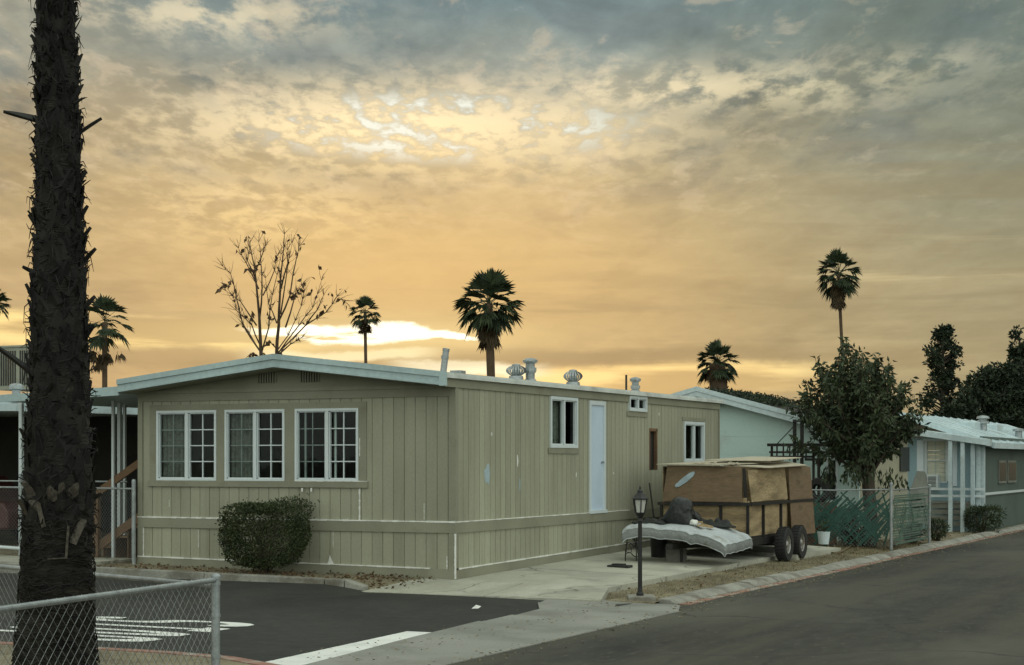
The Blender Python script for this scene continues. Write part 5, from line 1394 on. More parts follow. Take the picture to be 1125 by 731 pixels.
def cloth_heap(label, c, L, Wd, H, seed):
    rg = random.Random(seed); mb = MB(); nx, ny = 26, 14; vs = []; fs = []
    ph = [rg.uniform(0, 6) for _ in range(6)]
    for j in range(ny + 1):
        for i in range(nx + 1):
            u, v = i / nx * 2 - 1, j / ny * 2 - 1
            e = 1 + .22 * math.sin(3 * math.atan2(v, u) + ph[0]) + .12 * math.sin(7 * math.atan2(v, u) + ph[1])
            env = max(0, 1 - (u * u + v * v) / e)
            z = env ** .6 * (.55 + .25 * math.sin(u * 7 + v * 3 + ph[2]) + .22 * math.sin(v * 9 - u * 4 + ph[3]) + .14 * math.sin(u * 15 + ph[4])) * H
            vs.append(c + RT * (u * L * e ** .5) + FW * (v * Wd * e ** .5) + Vector((0, 0, z - .01)))
    for j in range(ny):
        for i in range(nx): a = j * (nx + 1) + i; fs.append((a, a + 1, a + nx + 2, a + nx + 1))
    mb.add(vs, fs); n = len(vs)
    o = mb.build('dark_cloth_heap', M['cloth_dark'], None, origin=c, smooth=True); m = o.modifiers.new('thickness', 'SOLIDIFY'); m.thickness = .02; tag(o, label, 'cloth')
cloth_heap('crumpled heap of dark cloth behind the scraps on the mattress', P(784, 579, 32.9), .36, .2, .17, 5)
cloth_heap('dark cloth spread left of the black bag on the mattress', P(716, 575.5, 32.8), .32, .18, .11, 6)
lump('rubbish_bag', 'smaller slumped black bag leaning on the right side of the lumpy bag', 'bag', P(762, 577.5, 33.1), .15, .15, .15, M['bag'], 12, .4)
mb = MB(); a = P(766, 577, 32.4)
for i, (dx, dy, l, w_, an) in enumerate(((0, 0, .30, .10, -.35), (.08, .05, .26, .05, -.6), (-.05, .1, .16, .09, .2))):
    p = a + RT * dx + FW * dy + Vector((0, 0, .02 * i)); e = p + RT * l * math.cos(an) - FW * l * .2 + Vector((0, 0, l * math.sin(an) * .4)); mb.bar(p, e, w_, .03)
tag(mb.build('cardboard_scrap', M['brown_bag'], None, origin=a), 'torn tan cardboard scraps on the mattress in front of the bag', 'scrap')
o = lump('white_rag', 'small crumpled white rag on the mattress beside the black bag', 'rag', P(762, 576.5, 32.4), .07, .06, .06, M['caulk'], 8)
# block and jack under the mattress
b = P(743, 590, 32.7); b.z = lot_z(b.x, b.y); mb = MB(); mb.box(b.x - .17, b.x + .17, b.y - .12, b.y + .12, b.z - .02, b.z + .30)
tag(bevel(mb.build('concrete_block', M['block'], None, origin=b), .015), 'grey concrete block pile holding up the middle of the mattress', 'block')
b = P(724, 590, 33.4); b.z = lot_z(b.x, b.y); mb = MB(); mb.tube([b + Vector((0, 0, .0)), b + Vector((0, 0, .36))], [.15, .17], 14); 
tag(mb.build('dark_bucket', M['black_paint'], None, origin=b), 'dark bucket standing in shadow under the mattress left of the block', 'bucket')
# bent garden chair frame at the left end of the mattress
g = P(694, 618, 32.3); g.z = lot_z(g.x, g.y); mb = MB()
for dx in (-.09, .06, .12):
    pts = [g + RT * (dx + .03 * math.sin(t * 3 + dx * 20)) + Vector((0, 0, t * .62)) + FW * (dx * .5) for t in frange(0, 1, 8)]; mb.tube(pts, .011, 5)
for z in (.12, .3, .42, .55): 
    pts = [g + RT * (-.12 + .26 * t) + Vector((0, 0, z + .05 * math.sin(t * 6))) + FW * (-.04 + .1 * t) for t in frange(0, 1, 6)]; mb.tube(pts, .009, 5)
for q in range(3):
    pts = [g + RT * (-.05 + .06 * q + .05 * math.cos(t)) + Vector((0, 0, .2 + .05 * math.sin(t) + q * .1)) for t in frange(0, 6.28, 12)]; mb.tube(pts, .007, 4)
tag(mb.build('bent_chair_frame', M['dark_metal'], None, origin=g), 'bent black wire chair frame standing at the left end of the mattress', 'chair frame')
# shovel-like bar leaning on the home
a = onX(715, 542, .05); b = G(718, 598, -.0); mb = MB(); mb.tube([(a.x + .12, a.y - .4, 1.38), (.55, a.y - .9, 0.02)], .017, 8); mb.bar((.55, a.y - .9, .02), (.53, a.y - .87, .28), .17, .03)
tag(mb.build('leaning_shovel', M['dark_metal'], None, origin=(.5, a.y, 0)), 'dark long handled shovel leaning against the tan side wall left of the trailer', 'shovel')
# dark stuff on the slab
b = G(681, 624, -.06); mb = MB(); mb.box(b.x - .2, b.x + .2, b.y - .12, b.y + .12, b.z - .02, b.z + .05); mb.box(b.x - .13, b.x + .1, b.y - .08, b.y + .06, b.z + .05, b.z + .075)
tag(bevel(mb.build('black_plate', M['rubber'], None, origin=b), .01), 'small flat black slab lying on the driveway left of the lamp post', 'slab')
# white bucket with a little plant
b = G(905, 598, -.03); bk = thing('white_bucket', b, 'white bucket with a sprig of green at the slab end right of the trailer', 'bucket')
mb = MB(); mb.lathe(b, [(.11, 0), (.14, .25), (.146, .26), (.146, .275), (.125, .275), (.1, .05)], 18, cap=True); mb.build('pail', M['white_plastic'], bk)
mb = MB(); rg = random.Random(9)
for i in range(26): leaf(mb, b + Vector((rg.uniform(-.08, .08), rg.uniform(-.08, .08), .27 + rg.uniform(0, .22))), rv(rg) + Vector((0, 0, .5)), .1, .035, rg)
mb.tube([b + Vector((0, 0, .2)), b + Vector((.01, 0, .48))], .008, 4); mb.build('plant_sprig', M['shrub'], bk, recalc=False)
# hose on the dirt
mb = MB(); pts = []
for t in frange(0, 1, 40):
    px = 900 + 38 * t + 9 * math.sin(t * 9); py = 601 + 5.5 * math.sin(t * 12 + .6) + 3 * t
    p = G(px, py, -.16); p.z = dirt_z(p.x, p.y) + .035; pts.append(p)
mb.tube(pts, .022, 7); tag(mb.build('garden_hose', M['hose'], None, origin=pts[0], smooth=True), 'dull tan garden hose looped on the dirt before the green fence', 'hose')

# ------------------------------------------------------------------ lamp post
b = G(704, 655, -.17); b.x = min(b.x, 3.45); z0 = dirt_z(b.x, b.y)
lm = thing('lamp_post', (b.x, b.y, z0), 'short black garden lamp post with glazed lantern on a concrete pad at the driveway corner', 'lamp post')
mb = MB(); mb.hexa([Vector((b.x, b.y, z0)) + RT * a + FW * c_ + Vector((0, 0, h)) for h in (-.05, .06) for a, c_ in ((-.18, -.22), (.22, -.22), (.22, .26), (-.18, .26))]); bevel(mb.build('pad', M['curb'], lm), .015)
ht = 1.60
mb = MB(); B = Vector((b.x, b.y, z0 + .06)); mb.lathe(B, [(.055, 0), (.055, .03), (.038, .06), (.033, .12), (.030, 1.08), (.040, 1.10), (.030, 1.14), (.05, 1.17), (.07, 1.20)], 14); mb.build('post', M['black_paint'], lm)
mb = MB(); LB = B + Vector((0, 0, 1.20))
mb.lathe(LB, [(.072, 0), (.078, .02), (.072, .03)], 6)
for i in range(6):
    a = 2 * math.pi * i / 6; q = Vector((math.cos(a), math.sin(a), 0)); mb.bar(LB + q * .072 + Vector((0, 0, .02)), LB + q * .108 + Vector((0, 0, .22)), .014, .014)
mb.lathe(LB + Vector((0, 0, .215)), [(.112, 0), (.135, .008), (.135, .022), (.10, .05), (.055, .10), (.045, .105), (.04, .125), (.052, .13), (.028, .15), (.012, .165), (.016, .18), (.003, .205)], 6)
mb.build('lantern_frame', M['black_paint'], lm)
mb = MB(); mb.lathe(LB + Vector((0, 0, .025)), [(.066, 0), (.101, .192)], 6, cap=False); mb.build('lantern_glass', M['lantern_glass'], lm)
mb = MB(); mb.lathe(LB + Vector((0, 0, .03)), [(.012, 0), (.012, .06), (.03, .10), (.03, .13), (.005, .16)], 10); mb.build('bulb', M['white_vinyl'], lm)

# ------------------------------------------------------------------ green slatted fence at right
f3 = thing('chain_link_fence', (2.5, 14.4, -.1), 'chain link fence with dark green diagonal slats between trailer and street', 'fence')
pA = Vector((1.2, 14.35, 0)); pC = P(979, 560, 39.8); pC = Vector((pC.x, pC.y, 0)); pE = onX(1021, 560, pC.x); pE = Vector((pE.x, pE.y, 0))
gz = -.17; FT = 1.19
for p, h in ((pA, 1.2), (pC, 1.30), (pE, 1.2)):
    mb = MB(); mb.tube([(p.x, p.y, gz - .1), (p.x, p.y, h)], .036, 10); mb.lathe((p.x, p.y, h), [(.045, 0), (.04, .03), (.012, .05)], 10); mb.build('post', M['galv'], f3)
for a, b_ in ((pA, pC), (pC, pE)):
    mb = MB(); mb.tube([(a.x, a.y, FT - .02), ((a.x + b_.x) / 2, (a.y + b_.y) / 2, FT - .035), (b_.x, b_.y, FT - .01)], .017, 8); mb.build('top_rail', M['galv'], f3)
    mb = MB(); chainlink(mb, (a.x, a.y), (b_.x, b_.y), lambda t: gz + .05, lambda t: FT - .03, .085, .0017); mb.build('wire_mesh', M['galv_wire'], f3, recalc=False)
rg = random.Random(77)
def slats(a, b_, horizontal, n, m):
    mb = MB(); d = (b_ - a).normalized(); L = (b_ - a).length; nrm = Vector((-d.y, d.x, 0))
    for i in range(n):
        if horizontal:
            z = gz + .10 + (FT - gz - .2) * i / n + rg.uniform(-.012, .012); s0 = rg.uniform(0, .1 * L); s1 = L - rg.uniform(0, .25) * L
            sag = rg.uniform(-.04, .04)
            p = a + d * s0; q = a + d * s1; mb.bar((p.x, p.y, z), (q.x, q.y, z + sag), .012, rg.uniform(.03, .05))
        else:
            s = rg.uniform(-.6, L); z = rg.uniform(gz + .05, gz + .75); l = rg.uniform(.35, .95) ; dirn = 1 if rg.random() < .72 else -1
            p0 = [s, z] if dirn > 0 else [s + l * .7, z]; p1 = [s + l * .7, min(FT - .04, z + l * .72)] if dirn > 0 else [s, min(FT - .04, z + l * .72)]
            p0[0] = min(max(p0[0], 0.02), L - .02); p1[0] = min(max(p1[0], 0.02), L - .02)
            if abs(p1[0] - p0[0]) < .08: continue
            o = nrm * rg.uniform(-.02, .02); P0 = a + d * p0[0] + o; P1 = a + d * p1[0] + o
            mb.bar((P0.x, P0.y, p0[1]), (P1.x, P1.y, p1[1]), .006, .036, up=(0, 0, 1))
    mb.build('privacy_slats', m, f3)
slats(pA, pC, False, 190, M['green_slat']); slats(pC, pE, True, 20, M['green_mesh']); slats(pC, pE, False, 40, M['green_mesh'])
# grey board leaning behind the fence
a = onX(1001, 540, 3.0); mb = MB(); q = [P(999, 541, 43.8), P(1020, 541, 44.4), P(1018, 522, 44.4), P(1016, 518, 44.4), P(1008, 517.5, 44.1)]
q = [q[0] - Vector((0, 0, .8)), q[1] - Vector((0, 0, .8))] + q[1:]; q[0] = q[0]; 
mb.poly_prism([q[0], q[1], q[2], q[3], q[4], q[5], P(999, 541, 43.8)], (FW * .03))
tag(mb.build('grey_board', M['grey_board'], None, origin=a), 'grey board with a sloped top leaning behind the green fence', 'board')

# ------------------------------------------------------------------ black steel rack behind the trailer
Yr = 15.3; kx = lambda px, py: onY(px, py, Yr)
rk = thing('steel_rack', (2.0, Yr, -.1), 'black steel rack frame with tall twin posts standing behind the trailer', 'rack')
def kb(p, q, w_, h_, part='bar', dy=0):
    a = kx(*p); b_ = kx(*q); a.y += dy; b_.y += dy; mb = MB(); mb.bar(a, b_, w_, h_); mb.build(part, M['dark_metal'], rk)
kb((873, 461), (873, 595), .07, .07, 'post'); kb((881, 462), (881, 595), .07, .07, 'post'); kb((848, 488), (848, 595), .05, .05, 'post'); kb((899.5, 491), (899.5, 595), .06, .06, 'post')
kb((844, 489), (912, 489), .07, .07, 'crossbar', -.06); kb((846, 497), (893, 497), .05, .05, 'crossbar', -.055); kb((847, 502), (893, 502), .05, .05, 'crossbar', -.05)
kb((853, 488), (872, 468), .02, .02, 'brace', .05); kb((884, 467), (902, 488), .02, .02, 'brace', .05); kb((893, 490), (893, 530), .05, .05, 'post', .06); kb((872, 463), (883, 463), .05, .05, 'crossbar', -.06)
for px in (854, 861, 868, 877, 886): kb((px, 490), (px, 506), .05, .025, 'slat', -.03)
kb((885, 505), (902, 505), .05, .06, 'crossbar', -.06)
c_ = kx(902, 540); mb = MB(); rr = .30; zc = kx(902, 538).z
mb.lathe((c_.x, Yr - .2, zc - .02), [(.15, -.09)] + [(rr - .035 + .035 * math.sin(math.pi * i / 8), -.09 + .18 * i / 8) for i in range(9)] + [(.15, .09), (.15, -.09)], 30, cap=False, axis=(.25, 1, 0))
o = mb.build('spare_tyre', M['rubber'], None, origin=(c_.x, Yr - .2, zc)); tag(o, 'spare tyre resting upright on a crate beside the black rack above the fence', 'tyre')
mb = MB(); mb.box(c_.x - .35, c_.x + .35, Yr - .45, Yr + .1, -.1, zc - .30); tag(bevel(mb.build('wooden_crate', M['wood_rail'], None, origin=(c_.x, Yr, 0))), 'low wooden crate behind the green fence carrying the spare tyre', 'crate')

# ------------------------------------------------------------------ pale aqua neighbour house
nb = thing('neighbour_house', (-1.8, 20, 0), 'pale aqua house with white gable trim and dark shingle roof behind the tan home', 'house')
Yn = 17.0; YE = 22.6
PK = onY(766, 427, Yn); RE = onY(934, 471.5, Yn); sl = (PK.z - RE.z) / (RE.x - PK.x)
xr = onY(940, 500, Yn).x; xl = 2 * PK.x - xr; rzn = lambda x: PK.z - sl * abs(x - PK.x)
wn1 = (onY(905, 500, Yn).x, onY(915, 500, Yn).x, onY(0, 541, Yn).z, onY(0, 506, Yn).z)
mb = MB((0, Yn + .35, 0), (1, 0, 0), (0, -1, 0))
for r in hole_rects(xl, xr, -.2, rzn(xr) - .12, [wn1]): mb.box(r[0], r[1], -.08, 0, r[2], r[3])
zz = rzn(xr) - .119; mb.poly_prism([(xl, 0, zz), (xr, 0, zz), (xr, 0, rzn(xr) - .1), (PK.x, 0, PK.z - .1), (xl, 0, rzn(xl) - .1)], (0, -.08, 0))
for z in (1.1, 1.55, 2.0, 2.45): mb.box(xl, min(xr, PK.x + (PK.z - .15 - z) / sl), 0, .006, z, z + .01)
mb.build('wall', M['white_siding'], nb)
mb = MB((0, Yn + .35, 0), (1, 0, 0), (0, -1, 0)); u0, u1, z0, z1 = wn1; mb.box(u0 - .04, u0 + .02, -.05, .02, z0, z1); mb.box(u1 - .02, u1 + .04, -.05, .02, z0, z1); mb.box(u0 - .04, u1 + .04, -.05, .022, z1, z1 + .05); mb.box(u0 - .04, u1 + .04, -.05, .03, z0 - .05, z0)
wv = mb.build('window', M['white_vinyl'], nb); mb = MB((0, Yn + .35, 0), (1, 0, 0), (0, -1, 0)); mb.box(u0, u1, -.05, -.04, z0, z1); mb.box(u0, u1, -.2, -.19, z0, z1); mb.build('pane', M['black_glass'], wv)
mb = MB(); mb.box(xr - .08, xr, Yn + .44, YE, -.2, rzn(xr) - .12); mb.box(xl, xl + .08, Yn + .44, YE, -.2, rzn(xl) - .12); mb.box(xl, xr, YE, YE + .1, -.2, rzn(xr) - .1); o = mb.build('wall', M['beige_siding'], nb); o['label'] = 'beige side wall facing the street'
mb = MB(); p = onX(994, 510, xr + .01); mb.box(xr, xr + .03, p.y - .6, p.y + .5, 1.55, 2.2); mb.build('window', M['black_glass'], nb)
mb = MB()
for s in (-1, 1):
    xe = PK.x + s * (xr - PK.x + .32)
    mb.hexa([(PK.x, Yn, PK.z - .05), (xe, Yn, rzn(xe) - .05), (xe, YE + .4, rzn(xe) - .05), (PK.x, YE + .4, PK.z - .05), (PK.x, Yn, PK.z), (xe, Yn, rzn(xe)), (xe, YE + .4, rzn(xe)), (PK.x, YE + .4, PK.z)])
rfn = mb.build('roof', M['shingle'], nb)
mb = MB()   # heaped dry vine along the ridge
rg = random.Random(15)
for i in range(2600):
    y = Yn + .5 + rg.random() * (YE - Yn - .3); x = PK.x + rg.uniform(.0, 1.6); h = max(0, .03 + .05 * math.sin(y * 2.3) + .05 * math.sin(y * 5 + x * 4))
    leaf(mb, Vector((x, y, rzn(x) + rg.uniform(0, h))), rv(rg), .10, .05, rg)
mb.build('dry_vine', M['tree_dark'], rfn, recalc=False)
mb = MB(); 
for (a, b_) in ((PK.x - (xr - PK.x) - .36, PK.x), (PK.x, PK.x + (xr - PK.x) + .36)):
    fascia(a, b_, -.20, .03, Yn - .05, Yn - .002, rzn); fascia(a, b_, -.065, .05, Yn - .075, Yn - .05, rzn)
mb.build('gable_fascia', M['pale_metal'], nb)
mb = MB(); fascia(PK.x - .6, PK.x + .55, -.28, -.23, Yn + .0, Yn + .3, rzn); mb.build('soffit', M['pale_metal'], nb)

# ------------------------------------------------------------------ slate blue home with shuttered window and porch roof
bh = thing('blue_house', (1.2, 30, -.1), 'slate blue home with shuttered window, white porch posts and pale metal roof', 'house')
Yb = 26.9
xw = onY(1079.5, 520, Yb).x
swn = (onY(1017.5, 500, Yb).x, onY(1040.5, 500, Yb).x, onY(0, 524, Yb).z, onY(0, 490, Yb).z)
mb = MB((0, Yb, 0), (1, 0, 0), (0, -1, 0))
for r in hole_rects(-5, xw, -.3, 2.52, [swn]): mb.box(r[0], r[1], -.08, 0, r[2], r[3])
for x in frange(.6, xw - .1, 12): mb.box(x, x + .012, 0, .005, -.3, 2.5)
mb.build('wall', M['blue_siding'], bh)
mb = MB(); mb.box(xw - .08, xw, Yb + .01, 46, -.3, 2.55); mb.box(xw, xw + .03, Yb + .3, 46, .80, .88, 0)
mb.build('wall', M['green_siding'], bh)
mb = MB(); mb.box(xw + .001, xw + .035, Yb + .1, 45, .83, .90); mb.build('white_rail_trim', M['white_vinyl'], bh)
for px0, px1 in ((1096, 1104), (1106, 1115)):
    a = onX(px0, 520, xw).y; b_ = onX(px1, 520, xw).y; mb = MB(); mb.box(xw, xw + .05, a, b_, 1.15, 1.85)
    mb.k = 1; mb.box(xw + .051, xw + .055, a + .08, b_ - .08, 1.22, 1.78); mb.build('window', [M['grey_board'], M['black_glass']], bh)
# shuttered window
u0, u1, z0, z1 = swn; F3 = ((0, Yb, 0), (1, 0, 0), (0, -1, 0))
mb = MB(*F3); mb.box(u0 - .05, u0 + .03, -.05, .03, z0, z1); mb.box(u1 - .03, u1 + .05, -.05, .03, z0, z1); mb.box(u0 - .08, u1 + .08, -.05, .04, z1, z1 + .07); mb.box(u0, u1, -.05, .025, z0 - .05, z0)
wv = mb.build('window', M['white_vinyl'], bh)
mb = MB(*F3)
for i in range(9):
    z = z0 + (z1 - z0) * i / 9; mb.box(u0 + .03, u1 - .03, -.06, -.045, z, z + (z1 - z0) / 9 - .008)
mb.build('blind', M['blind'], wv)
mb = MB(*F3); zc = z0 + (z1 - z0) * .52; mb.box(u0, u1, -.04, .01, zc - .02, zc + .02); mb.box(u0 + .03, u1 - .03, -.04, .01, z1 - .30, z1 - .27); mb.build('meeting_rail', M['white_vinyl'], wv)
for a, b_ in ((onY(1007.5, 500, Yb).x, u0 - .07), (u1 + .07, onY(1051.5, 500, Yb).x)):
    mb = MB(*F3); zl_, zh = onY(0, 528, Yb).z, onY(0, 489, Yb).z; mb.box(a, b_, 0, .025, zl_, zh)
    for (c0, c1) in ((zl_ + .06, (zl_ + zh) / 2 - .03), ((zl_ + zh) / 2 + .03, zh - .06)): mb.box(a + .05, b_ - .05, .025, .032, c0, c1)
    mb.build('shutter', M['shutter'], bh)
a0, a1 = onY(1020, 520, Yb).x, onY(1033, 520, Yb).x; zc0, zc1 = onY(0, 529.5, Yb).z, onY(0, 518.5, Yb).z
mb = MB(*F3); mb.box(a0, a1, -.05, .34, zc0, zc1); ac = bevel(mb.build('air_conditioner', M['white_vinyl'], bh), .012)
mb = MB(*F3)
for i in range(8): z = zc0 + .04 + (zc1 - zc0 - .07) * i / 8; mb.box(a0 + .05, a1 - .05, .341, .348, z, z + .018)
mb.build('grille', M['black_paint'], ac)
# main roof and porch roof
rb = lambda x: 3.28 - .335 * abs(x - 1.0); xe = xw + .32
mb = MB()
for s in (-1, 1):
    q = 1.0 + s * (xe - 1.0); mb.hexa([(1.0, Yb - .08, rb(1) - .05), (q, Yb - .08, rb(q) - .05), (q, 46, rb(q) - .05), (1.0, 46, rb(1) - .05), (1.0, Yb - .08, rb(1)), (q, Yb - .08, rb(q)), (q, 46, rb(q)), (1.0, 46, rb(1))])
mb2 = mb
for i in range(14):
    y = Yb + .3 + i * 1.25; fascia  # standing seams
    mb.hexa([(1.0, y, rb(1) + .0), (xe, y, rb(xe)), (xe, y + .05, rb(xe)), (1.0, y + .05, rb(1)), (1.0, y, rb(1) + .03), (xe, y, rb(xe) + .03), (xe, y + .05, rb(xe) + .03), (1.0, y + .05, rb(1) + .03)])
rfb = mb.build('roof', M['pale_metal'], bh)
mb = MB(); fascia(1.0, xe + .03, -.14, .02, Yb - .13, Yb - .08, rb); fascia(1.0 - (xe - 1) - .03, 1.0, -.14, .02, Yb - .13, Yb - .08, rb); mb.build('gable_fascia', M['pale_metal'], bh)
mb = MB(); mb.box(xe, xe + .05, Yb - .08, 46, rb(xe) - .15, rb(xe) + .02); mb.build('eave_fascia', M['pale_metal'], bh)
for (yv, xv, s) in ((33, 2.0, .3), (37, 2.0, .35)):
    mb = MB(); mb.box(xv - .25, xv + .25, yv - .6, yv + .6, rb(xv) - .1, rb(xv) + .16); bevel(mb.build('skylight', M['pale_metal'], rfb), .03)
p = onX(1080, 462, 2.3); mb = MB(); mb.lathe((2.3, p.y, rb(2.3) - .1), [(.14, 0), (.12, .30), (.2, .31), (.2, .38), (.13, .40), (.13, .46), (.22, .48), (.18, .55), (.02, .58)], 14); mb.build('flue_pipe', M['galv'], rfb)
p = onX(1119, 475, 2.9); mb = MB(); mb.lathe((2.9, p.y, rb(2.9) - .1), [(.12, 0), (.12, .3), (.2, .31), (.2, .38), (.02, .42)], 12); mb.build('flue_pipe', M['galv'], rfb)
Yp = 26.0; xa = onY(994, 475, Yp).x - 1.6; xb = onY(1083, 480, Yp).x
za_, zb2 = onY(994, 472.5, Yp).z + .28, onY(1083, 483.5, Yp).z
pz = lambda x: za_ + (zb2 - za_) * (x - xa) / (xb - xa)
mb = MB(); mb.hexa([(xa, Yp, pz(xa) - .04), (xb, Yp, pz(xb) - .04), (xb, Yb - .14, pz(xb) - .0), (xa, Yb - .14, pz(xa) - .0), (xa, Yp, pz(xa)), (xb, Yp, pz(xb)), (xb, Yb - .14, pz(xb) + .03), (xa, Yb - .14, pz(xa) + .03)]); mb.build('porch_roof', M['pale_metal'], bh)
mb = MB(); fascia(xa, xb + .02, -.15, .02, Yp - .05, Yp - .003, pz); mb.box(xb, xb + .05, Yp - .003, Yb - .15, pz(xb) - .17, pz(xb) + .02); mb.build('porch_fascia', M['pale_metal'], bh)
for px, yy_, zb3 in ((1044.3, Yp + .06, -.32), (1057.7, Yp + .06, -.28), (1068.8, Yp + .30, -.2), (1074.8, Yp + .5, .4), (1080, Yp + .72, .4)):
    x = onY(px, 500, yy_).x; mb = MB(); mb.box(x - .055, x + .055, yy_ - .055, yy_ + .055, zb3, pz(x) - .05); mb.build('porch_post', M['pale_metal'], bh)
mb = MB(); x0 = onY(1021, 560, Yp + .3).x; x1 = onY(1066, 560, Yp + .3).x
for z in (-.05, .12, .29, .46): mb.box(x0, x1, Yp + .32, Yp + .35, z, z + .13)
mb.box(x0, x1, Yp + .3, Yb - .01, .60, .66); mb.build('porch_deck', M['grey_board'], bh)
mb = MB()
for z in (.78, .98): mb.box(x0, onY(1082, 545, Yp + .4).x, Yp + .36, Yp + .42, z, z + .07)
mb.build('porch_rail', M['white_vinyl'], bh)

# shrubs near the street at right
def scrub(label, px, py, d_, rx, h, n, seed):
    p = P(px, py, d_); p.z = dirt_z(p.x, p.y); shrub('scrub_bush', label, p, rx, rx * .8, h, int(n * .75), seed, .10, .032, 0, 'shrub', 'scrubby bushes by the street at right', 'tree_leaf')
scrub('dark twiggy bush at the foot of the rear porch posts', 1079, 582, 50, .55, .85, 2600, 51)
scrub('thin low bush at the end of the green fence', 1029, 595, 45, .30, .55, 900, 52)
scrub('small weedy bush just inside the green fence corner', 1003, 596, 43, .25, .5, 700, 53)
scrub('leafy weeds behind the diagonal slats beside the tree trunk', 936, 588, 41, .45, .8, 1600, 54)

# ------------------------------------------------------------------ dark neighbour on the left with carport
lh_ = thing('carport_house', (-17, 6, 0), 'dark neighbouring home with pale carport roof behind the big palm at left', 'house')
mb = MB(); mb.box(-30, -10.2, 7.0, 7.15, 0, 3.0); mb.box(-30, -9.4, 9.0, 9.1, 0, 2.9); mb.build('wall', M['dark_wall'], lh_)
mb = MB(); zr0 = onY(0, 445, 1.2).z; zr1 = onY(29, 438, 1.2).z
mb.hexa([(-30, 1.2, 2.95), (-10.0, 1.2, 2.78), (-10.0, 14, 2.85), (-30, 14, 3.0), (-30, 1.2, 3.1), (-10.0, 1.2, 2.92), (-10.0, 14, 3.25), (-30, 14, 3.4)]); rl = mb.build('roof', M['pale_metal'], lh_)
mb = MB(); mb.hexa([(-30, 7.0, 3.2), (-9.6, 7.0, 3.05), (-9.6, 14, 3.1), (-30, 14, 3.2), (-30, 7.0, 3.5), (-9.6, 7.0, 3.22), (-9.6, 14, 3.35), (-30, 14, 3.7)]); mb.build('upper_roof', M['pale_metal'], rl)
# rooftop cooler (own thing standing on the roof)
cl = thing('rooftop_cooler', (-13, 8, 3.3), 'boxy beige evaporative cooler on the roof behind the big palm trunk', 'cooler')
c0 = onY(-6, 400, 8.0).x; c1 = onY(46, 400, 8.0).x; zt0 = onY(0, 382.5, 8).z; zb0 = 3.42
mb = MB(); mb.box(c0, c1, 8.0, 9.4, zb0 + .12, zt0); mb.box(c0 - .05, c1 + .05, 7.96, 9.45, zt0, zt0 + .05); mb.box(c0, c0 + .08, 8.0, 8.08, zb0 - .3, zb0 + .12); mb.box(c1 - .08, c1, 8.0, 8.08, zb0 - .3, zb0 + .12)
bevel(mb.build('cabinet', M['cooler'], cl), .01)
mb = MB()
for (a, b_) in ((c0 + .06, c0 + (c1 - c0) * .48), (c0 + (c1 - c0) * .54, c1 - .06)):
    n = 9
    for i in range(n): x = a + (b_ - a) * i / n; mb.box(x, x + (b_ - a) / n * .45, 7.985, 7.999, zb0 + .22, zt0 - .08)
mb.build('grille', M['dark_metal'], cl)
x, y = onY(18, 410, 6.8).x, 6.8; mb = MB(); zv = 3.15; mb.lathe((x, y, zv - .1), [(.16, 0), (.16, .10), (.10, .12), (.10, .42), (.17, .44), (.17, .52), (.12, .56), (.02, .58)], 14); mb.build('roof_vent', M['galv'], rl)
# car under the carport, mostly behind the palm
car = thing('parked_car', (-12.2, 3.2, 0.1), 'dark maroon car parked in the shade of the carport at the left edge', 'car')
cx0 = -15.8; cx1 = -11.6
prof = [(-2.1, .35), (-2.1, .75), (-1.9, .85), (-1.2, .95), (-.7, 1.40), (.6, 1.42), (1.2, .98), (2.0, .9), (2.15, .7), (2.15, .35)]
mb = MB(); mb.poly_prism([(-13.4 + p[0], 2.4, .1 + p[1]) for p in prof], (0, 1.7, 0)); bevel(mb.build('body', M['maroon'], car), .05, 3)
mb = MB(); mb.poly_prism([(-13.4 + p[0], 2.39, .1 + p[1]) for p in ((-1.05, .97), (-.65, 1.33), (.55, 1.35), (1.0, .99))], (0, 1.72, 0)); mb.build('window', M['black_glass'], car)
for dx in (-1.35, 1.3):
    for y in (2.5, 4.0):
        mb = MB(); mb.lathe((-13.4 + dx, y, .42), [(.32, -.1), (.32, .1)], 20, axis=(0, 1, 0)); w_ = mb.build('wheel', M['rubber'], car)
        mb = MB(); mb.lathe((-13.4 + dx, y, .42), [(.2, -.105), (.05, -.12)], 16, axis=(0, 1, 0)); mb.build('rim', M['rim'], w_)

# ------------------------------------------------------------------ litter, leaves and grass
rg = random.Random(90); mb = MB()
for i in range(900):
    r_ = rg.random()
    if r_ < .45: x = -rg.uniform(0.3, 6.3); y = -1.12 + rg.random() ** 1.4 * 1.1
    elif r_ < .62: x = rg.uniform(-1.6, .1); y = rg.uniform(-1.12, -.05)
    elif r_ < .72: x = rg.uniform(2.7, 3.8); y = rg.uniform(-1, 24)
    else: x = rg.uniform(0, 3.6); y = rg.uniform(12.5, 26)
    z = dirt_z(x, y) + rg.uniform(0.0, .03); leaf(mb, Vector((x, y, z)), (rg.uniform(-1, 1), rg.uniform(-1, 1), rg.uniform(-.2, .5)), rg.uniform(.04, .10), rg.uniform(.02, .045), rg)
struct(mb.build('leaf_litter', M['dead_leaf'], None, recalc=False), 'stuff')
mb = MB()
for i in range(12000):
    r_ = rg.random()
    if r_ < .55: x = rg.uniform(1.2, 3.66); y = rg.uniform(12.6, 19)
    elif r_ < .8: x = rg.gauss(3.2, .25); y = rg.uniform(-.9, 14); x = min(max(x, 2.68), 3.84)
    elif r_ < .93: x = rg.uniform(2.68, 3.84); y = rg.uniform(-.95, 13)
    else: x = 3.79 + rg.uniform(-.08, .05); y = rg.uniform(-.9, 30)
    z = dirt_z(x, y) - .01; leaf(mb, Vector((x, y, z)), (rg.uniform(-.6, .6), rg.uniform(-.6, .6), 1), rg.uniform(.02, .085), .007, rg)
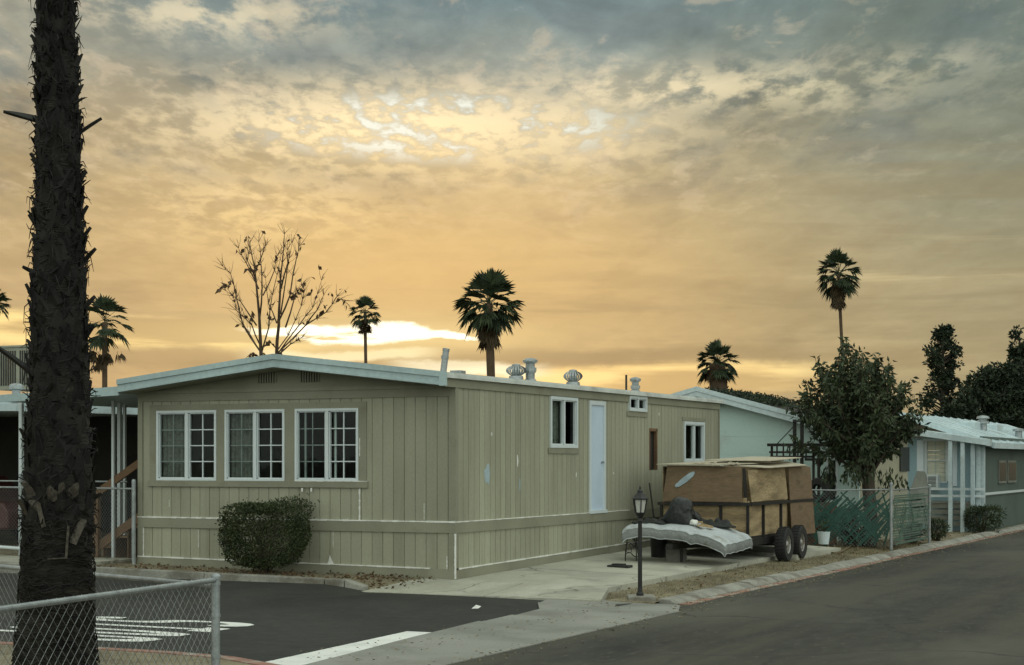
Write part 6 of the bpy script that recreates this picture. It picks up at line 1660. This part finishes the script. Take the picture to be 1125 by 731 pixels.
struct(mb.build('dry_grass', M['grass'], None, recalc=False), 'stuff')
mb = MB()
for i in range(380):
    x = rg.uniform(2.85, 3.64) if rg.random() < .6 else rg.uniform(-6, 0); y = rg.uniform(-1, 12) if x > 0 else rg.uniform(-1.1, -.05); s = rg.uniform(.008, .028)
    z = dirt_z(x, y); v = [Vector((x, y, z)) + Vector((rg.uniform(-s, s), rg.uniform(-s, s), rg.uniform(-s * .3, s))) for _ in range(4)]; mb.add(v, [(0, 1, 2), (0, 1, 3), (1, 2, 3), (0, 2, 3)])
struct(mb.build('pebbles', M['block'], None, recalc=False), 'stuff')
p = G(523, 669.5, -.2); mb = MB(); mb.add([p + Vector(v) for v in ((-.05, -.04, .01), (.05, -.03, .015), (.06, .04, .04), (-.03, .05, .02), (0, 0, .06))], [(0, 1, 4), (1, 2, 4), (2, 3, 4), (3, 0, 4), (0, 3, 2, 1)])
tag(mb.build('paper_scrap', M['caulk'], None, origin=p), 'tiny white paper scrap on the dark asphalt before the driveway', 'litter')

for i, (x, y, h, sd_) in enumerate(((19.5, 44, 8.5, 61), (24, 55, 10, 62), (20.5, 66, 9, 63))):  # unseen trees, added so the side windows reflect dark foliage
    rg = random.Random(sd_); t = thing('street_tree', (x, y, -.4), ['dark street tree across the road, nearest of the row past the right edge', 'middle dark street tree across the road past the right edge', 'farthest dark street tree across the road past the right edge'][i], 'tree', 'street trees across the road')
    mb = MB(); mb.tube([(x, y, -.4), (x, y, h * .6)], [.25, .1], 8); mb.build('trunk', M['bark'], t)
    mb = MB()
    for k in range(50):
        v = rv(rg); c_ = Vector((x + v.x * h * .42, y + v.y * h * .42, h * .52 + v.z * h * .45))
        for _ in range(50):
            q = rv(rg); leaf(mb, c_ + q * rg.uniform(.2, .9), q + rv(rg), .6, .4, rg)
    mb.build('crown', M['tree_dark'], t, recalc=False)

rg = random.Random(123); mb = MB()
for i in range(2600):
    y = rg.uniform(-1.5, 34) if i < 1900 else rg.uniform(-9.5, -1.5)
    x = (4.12 + abs(rg.gauss(0, .35))) if i < 1900 else rg.choice((3.3, 4.5)) + rg.gauss(0, .25)
    q = rg.uniform(.008, .03); z = -.255 if x > 4.0 else -.222
    if x < 3.5: z = -.232
    v = [Vector((x, y, z)) + Vector((rg.uniform(-q, q), rg.uniform(-q, q), rg.uniform(0, q * .8))) for _ in range(4)]
    mb.add(v, [(0, 1, 2), (0, 1, 3), (1, 2, 3), (0, 2, 3)])
struct(mb.build('road_grit', M['dirt'], None, recalc=False), 'stuff')
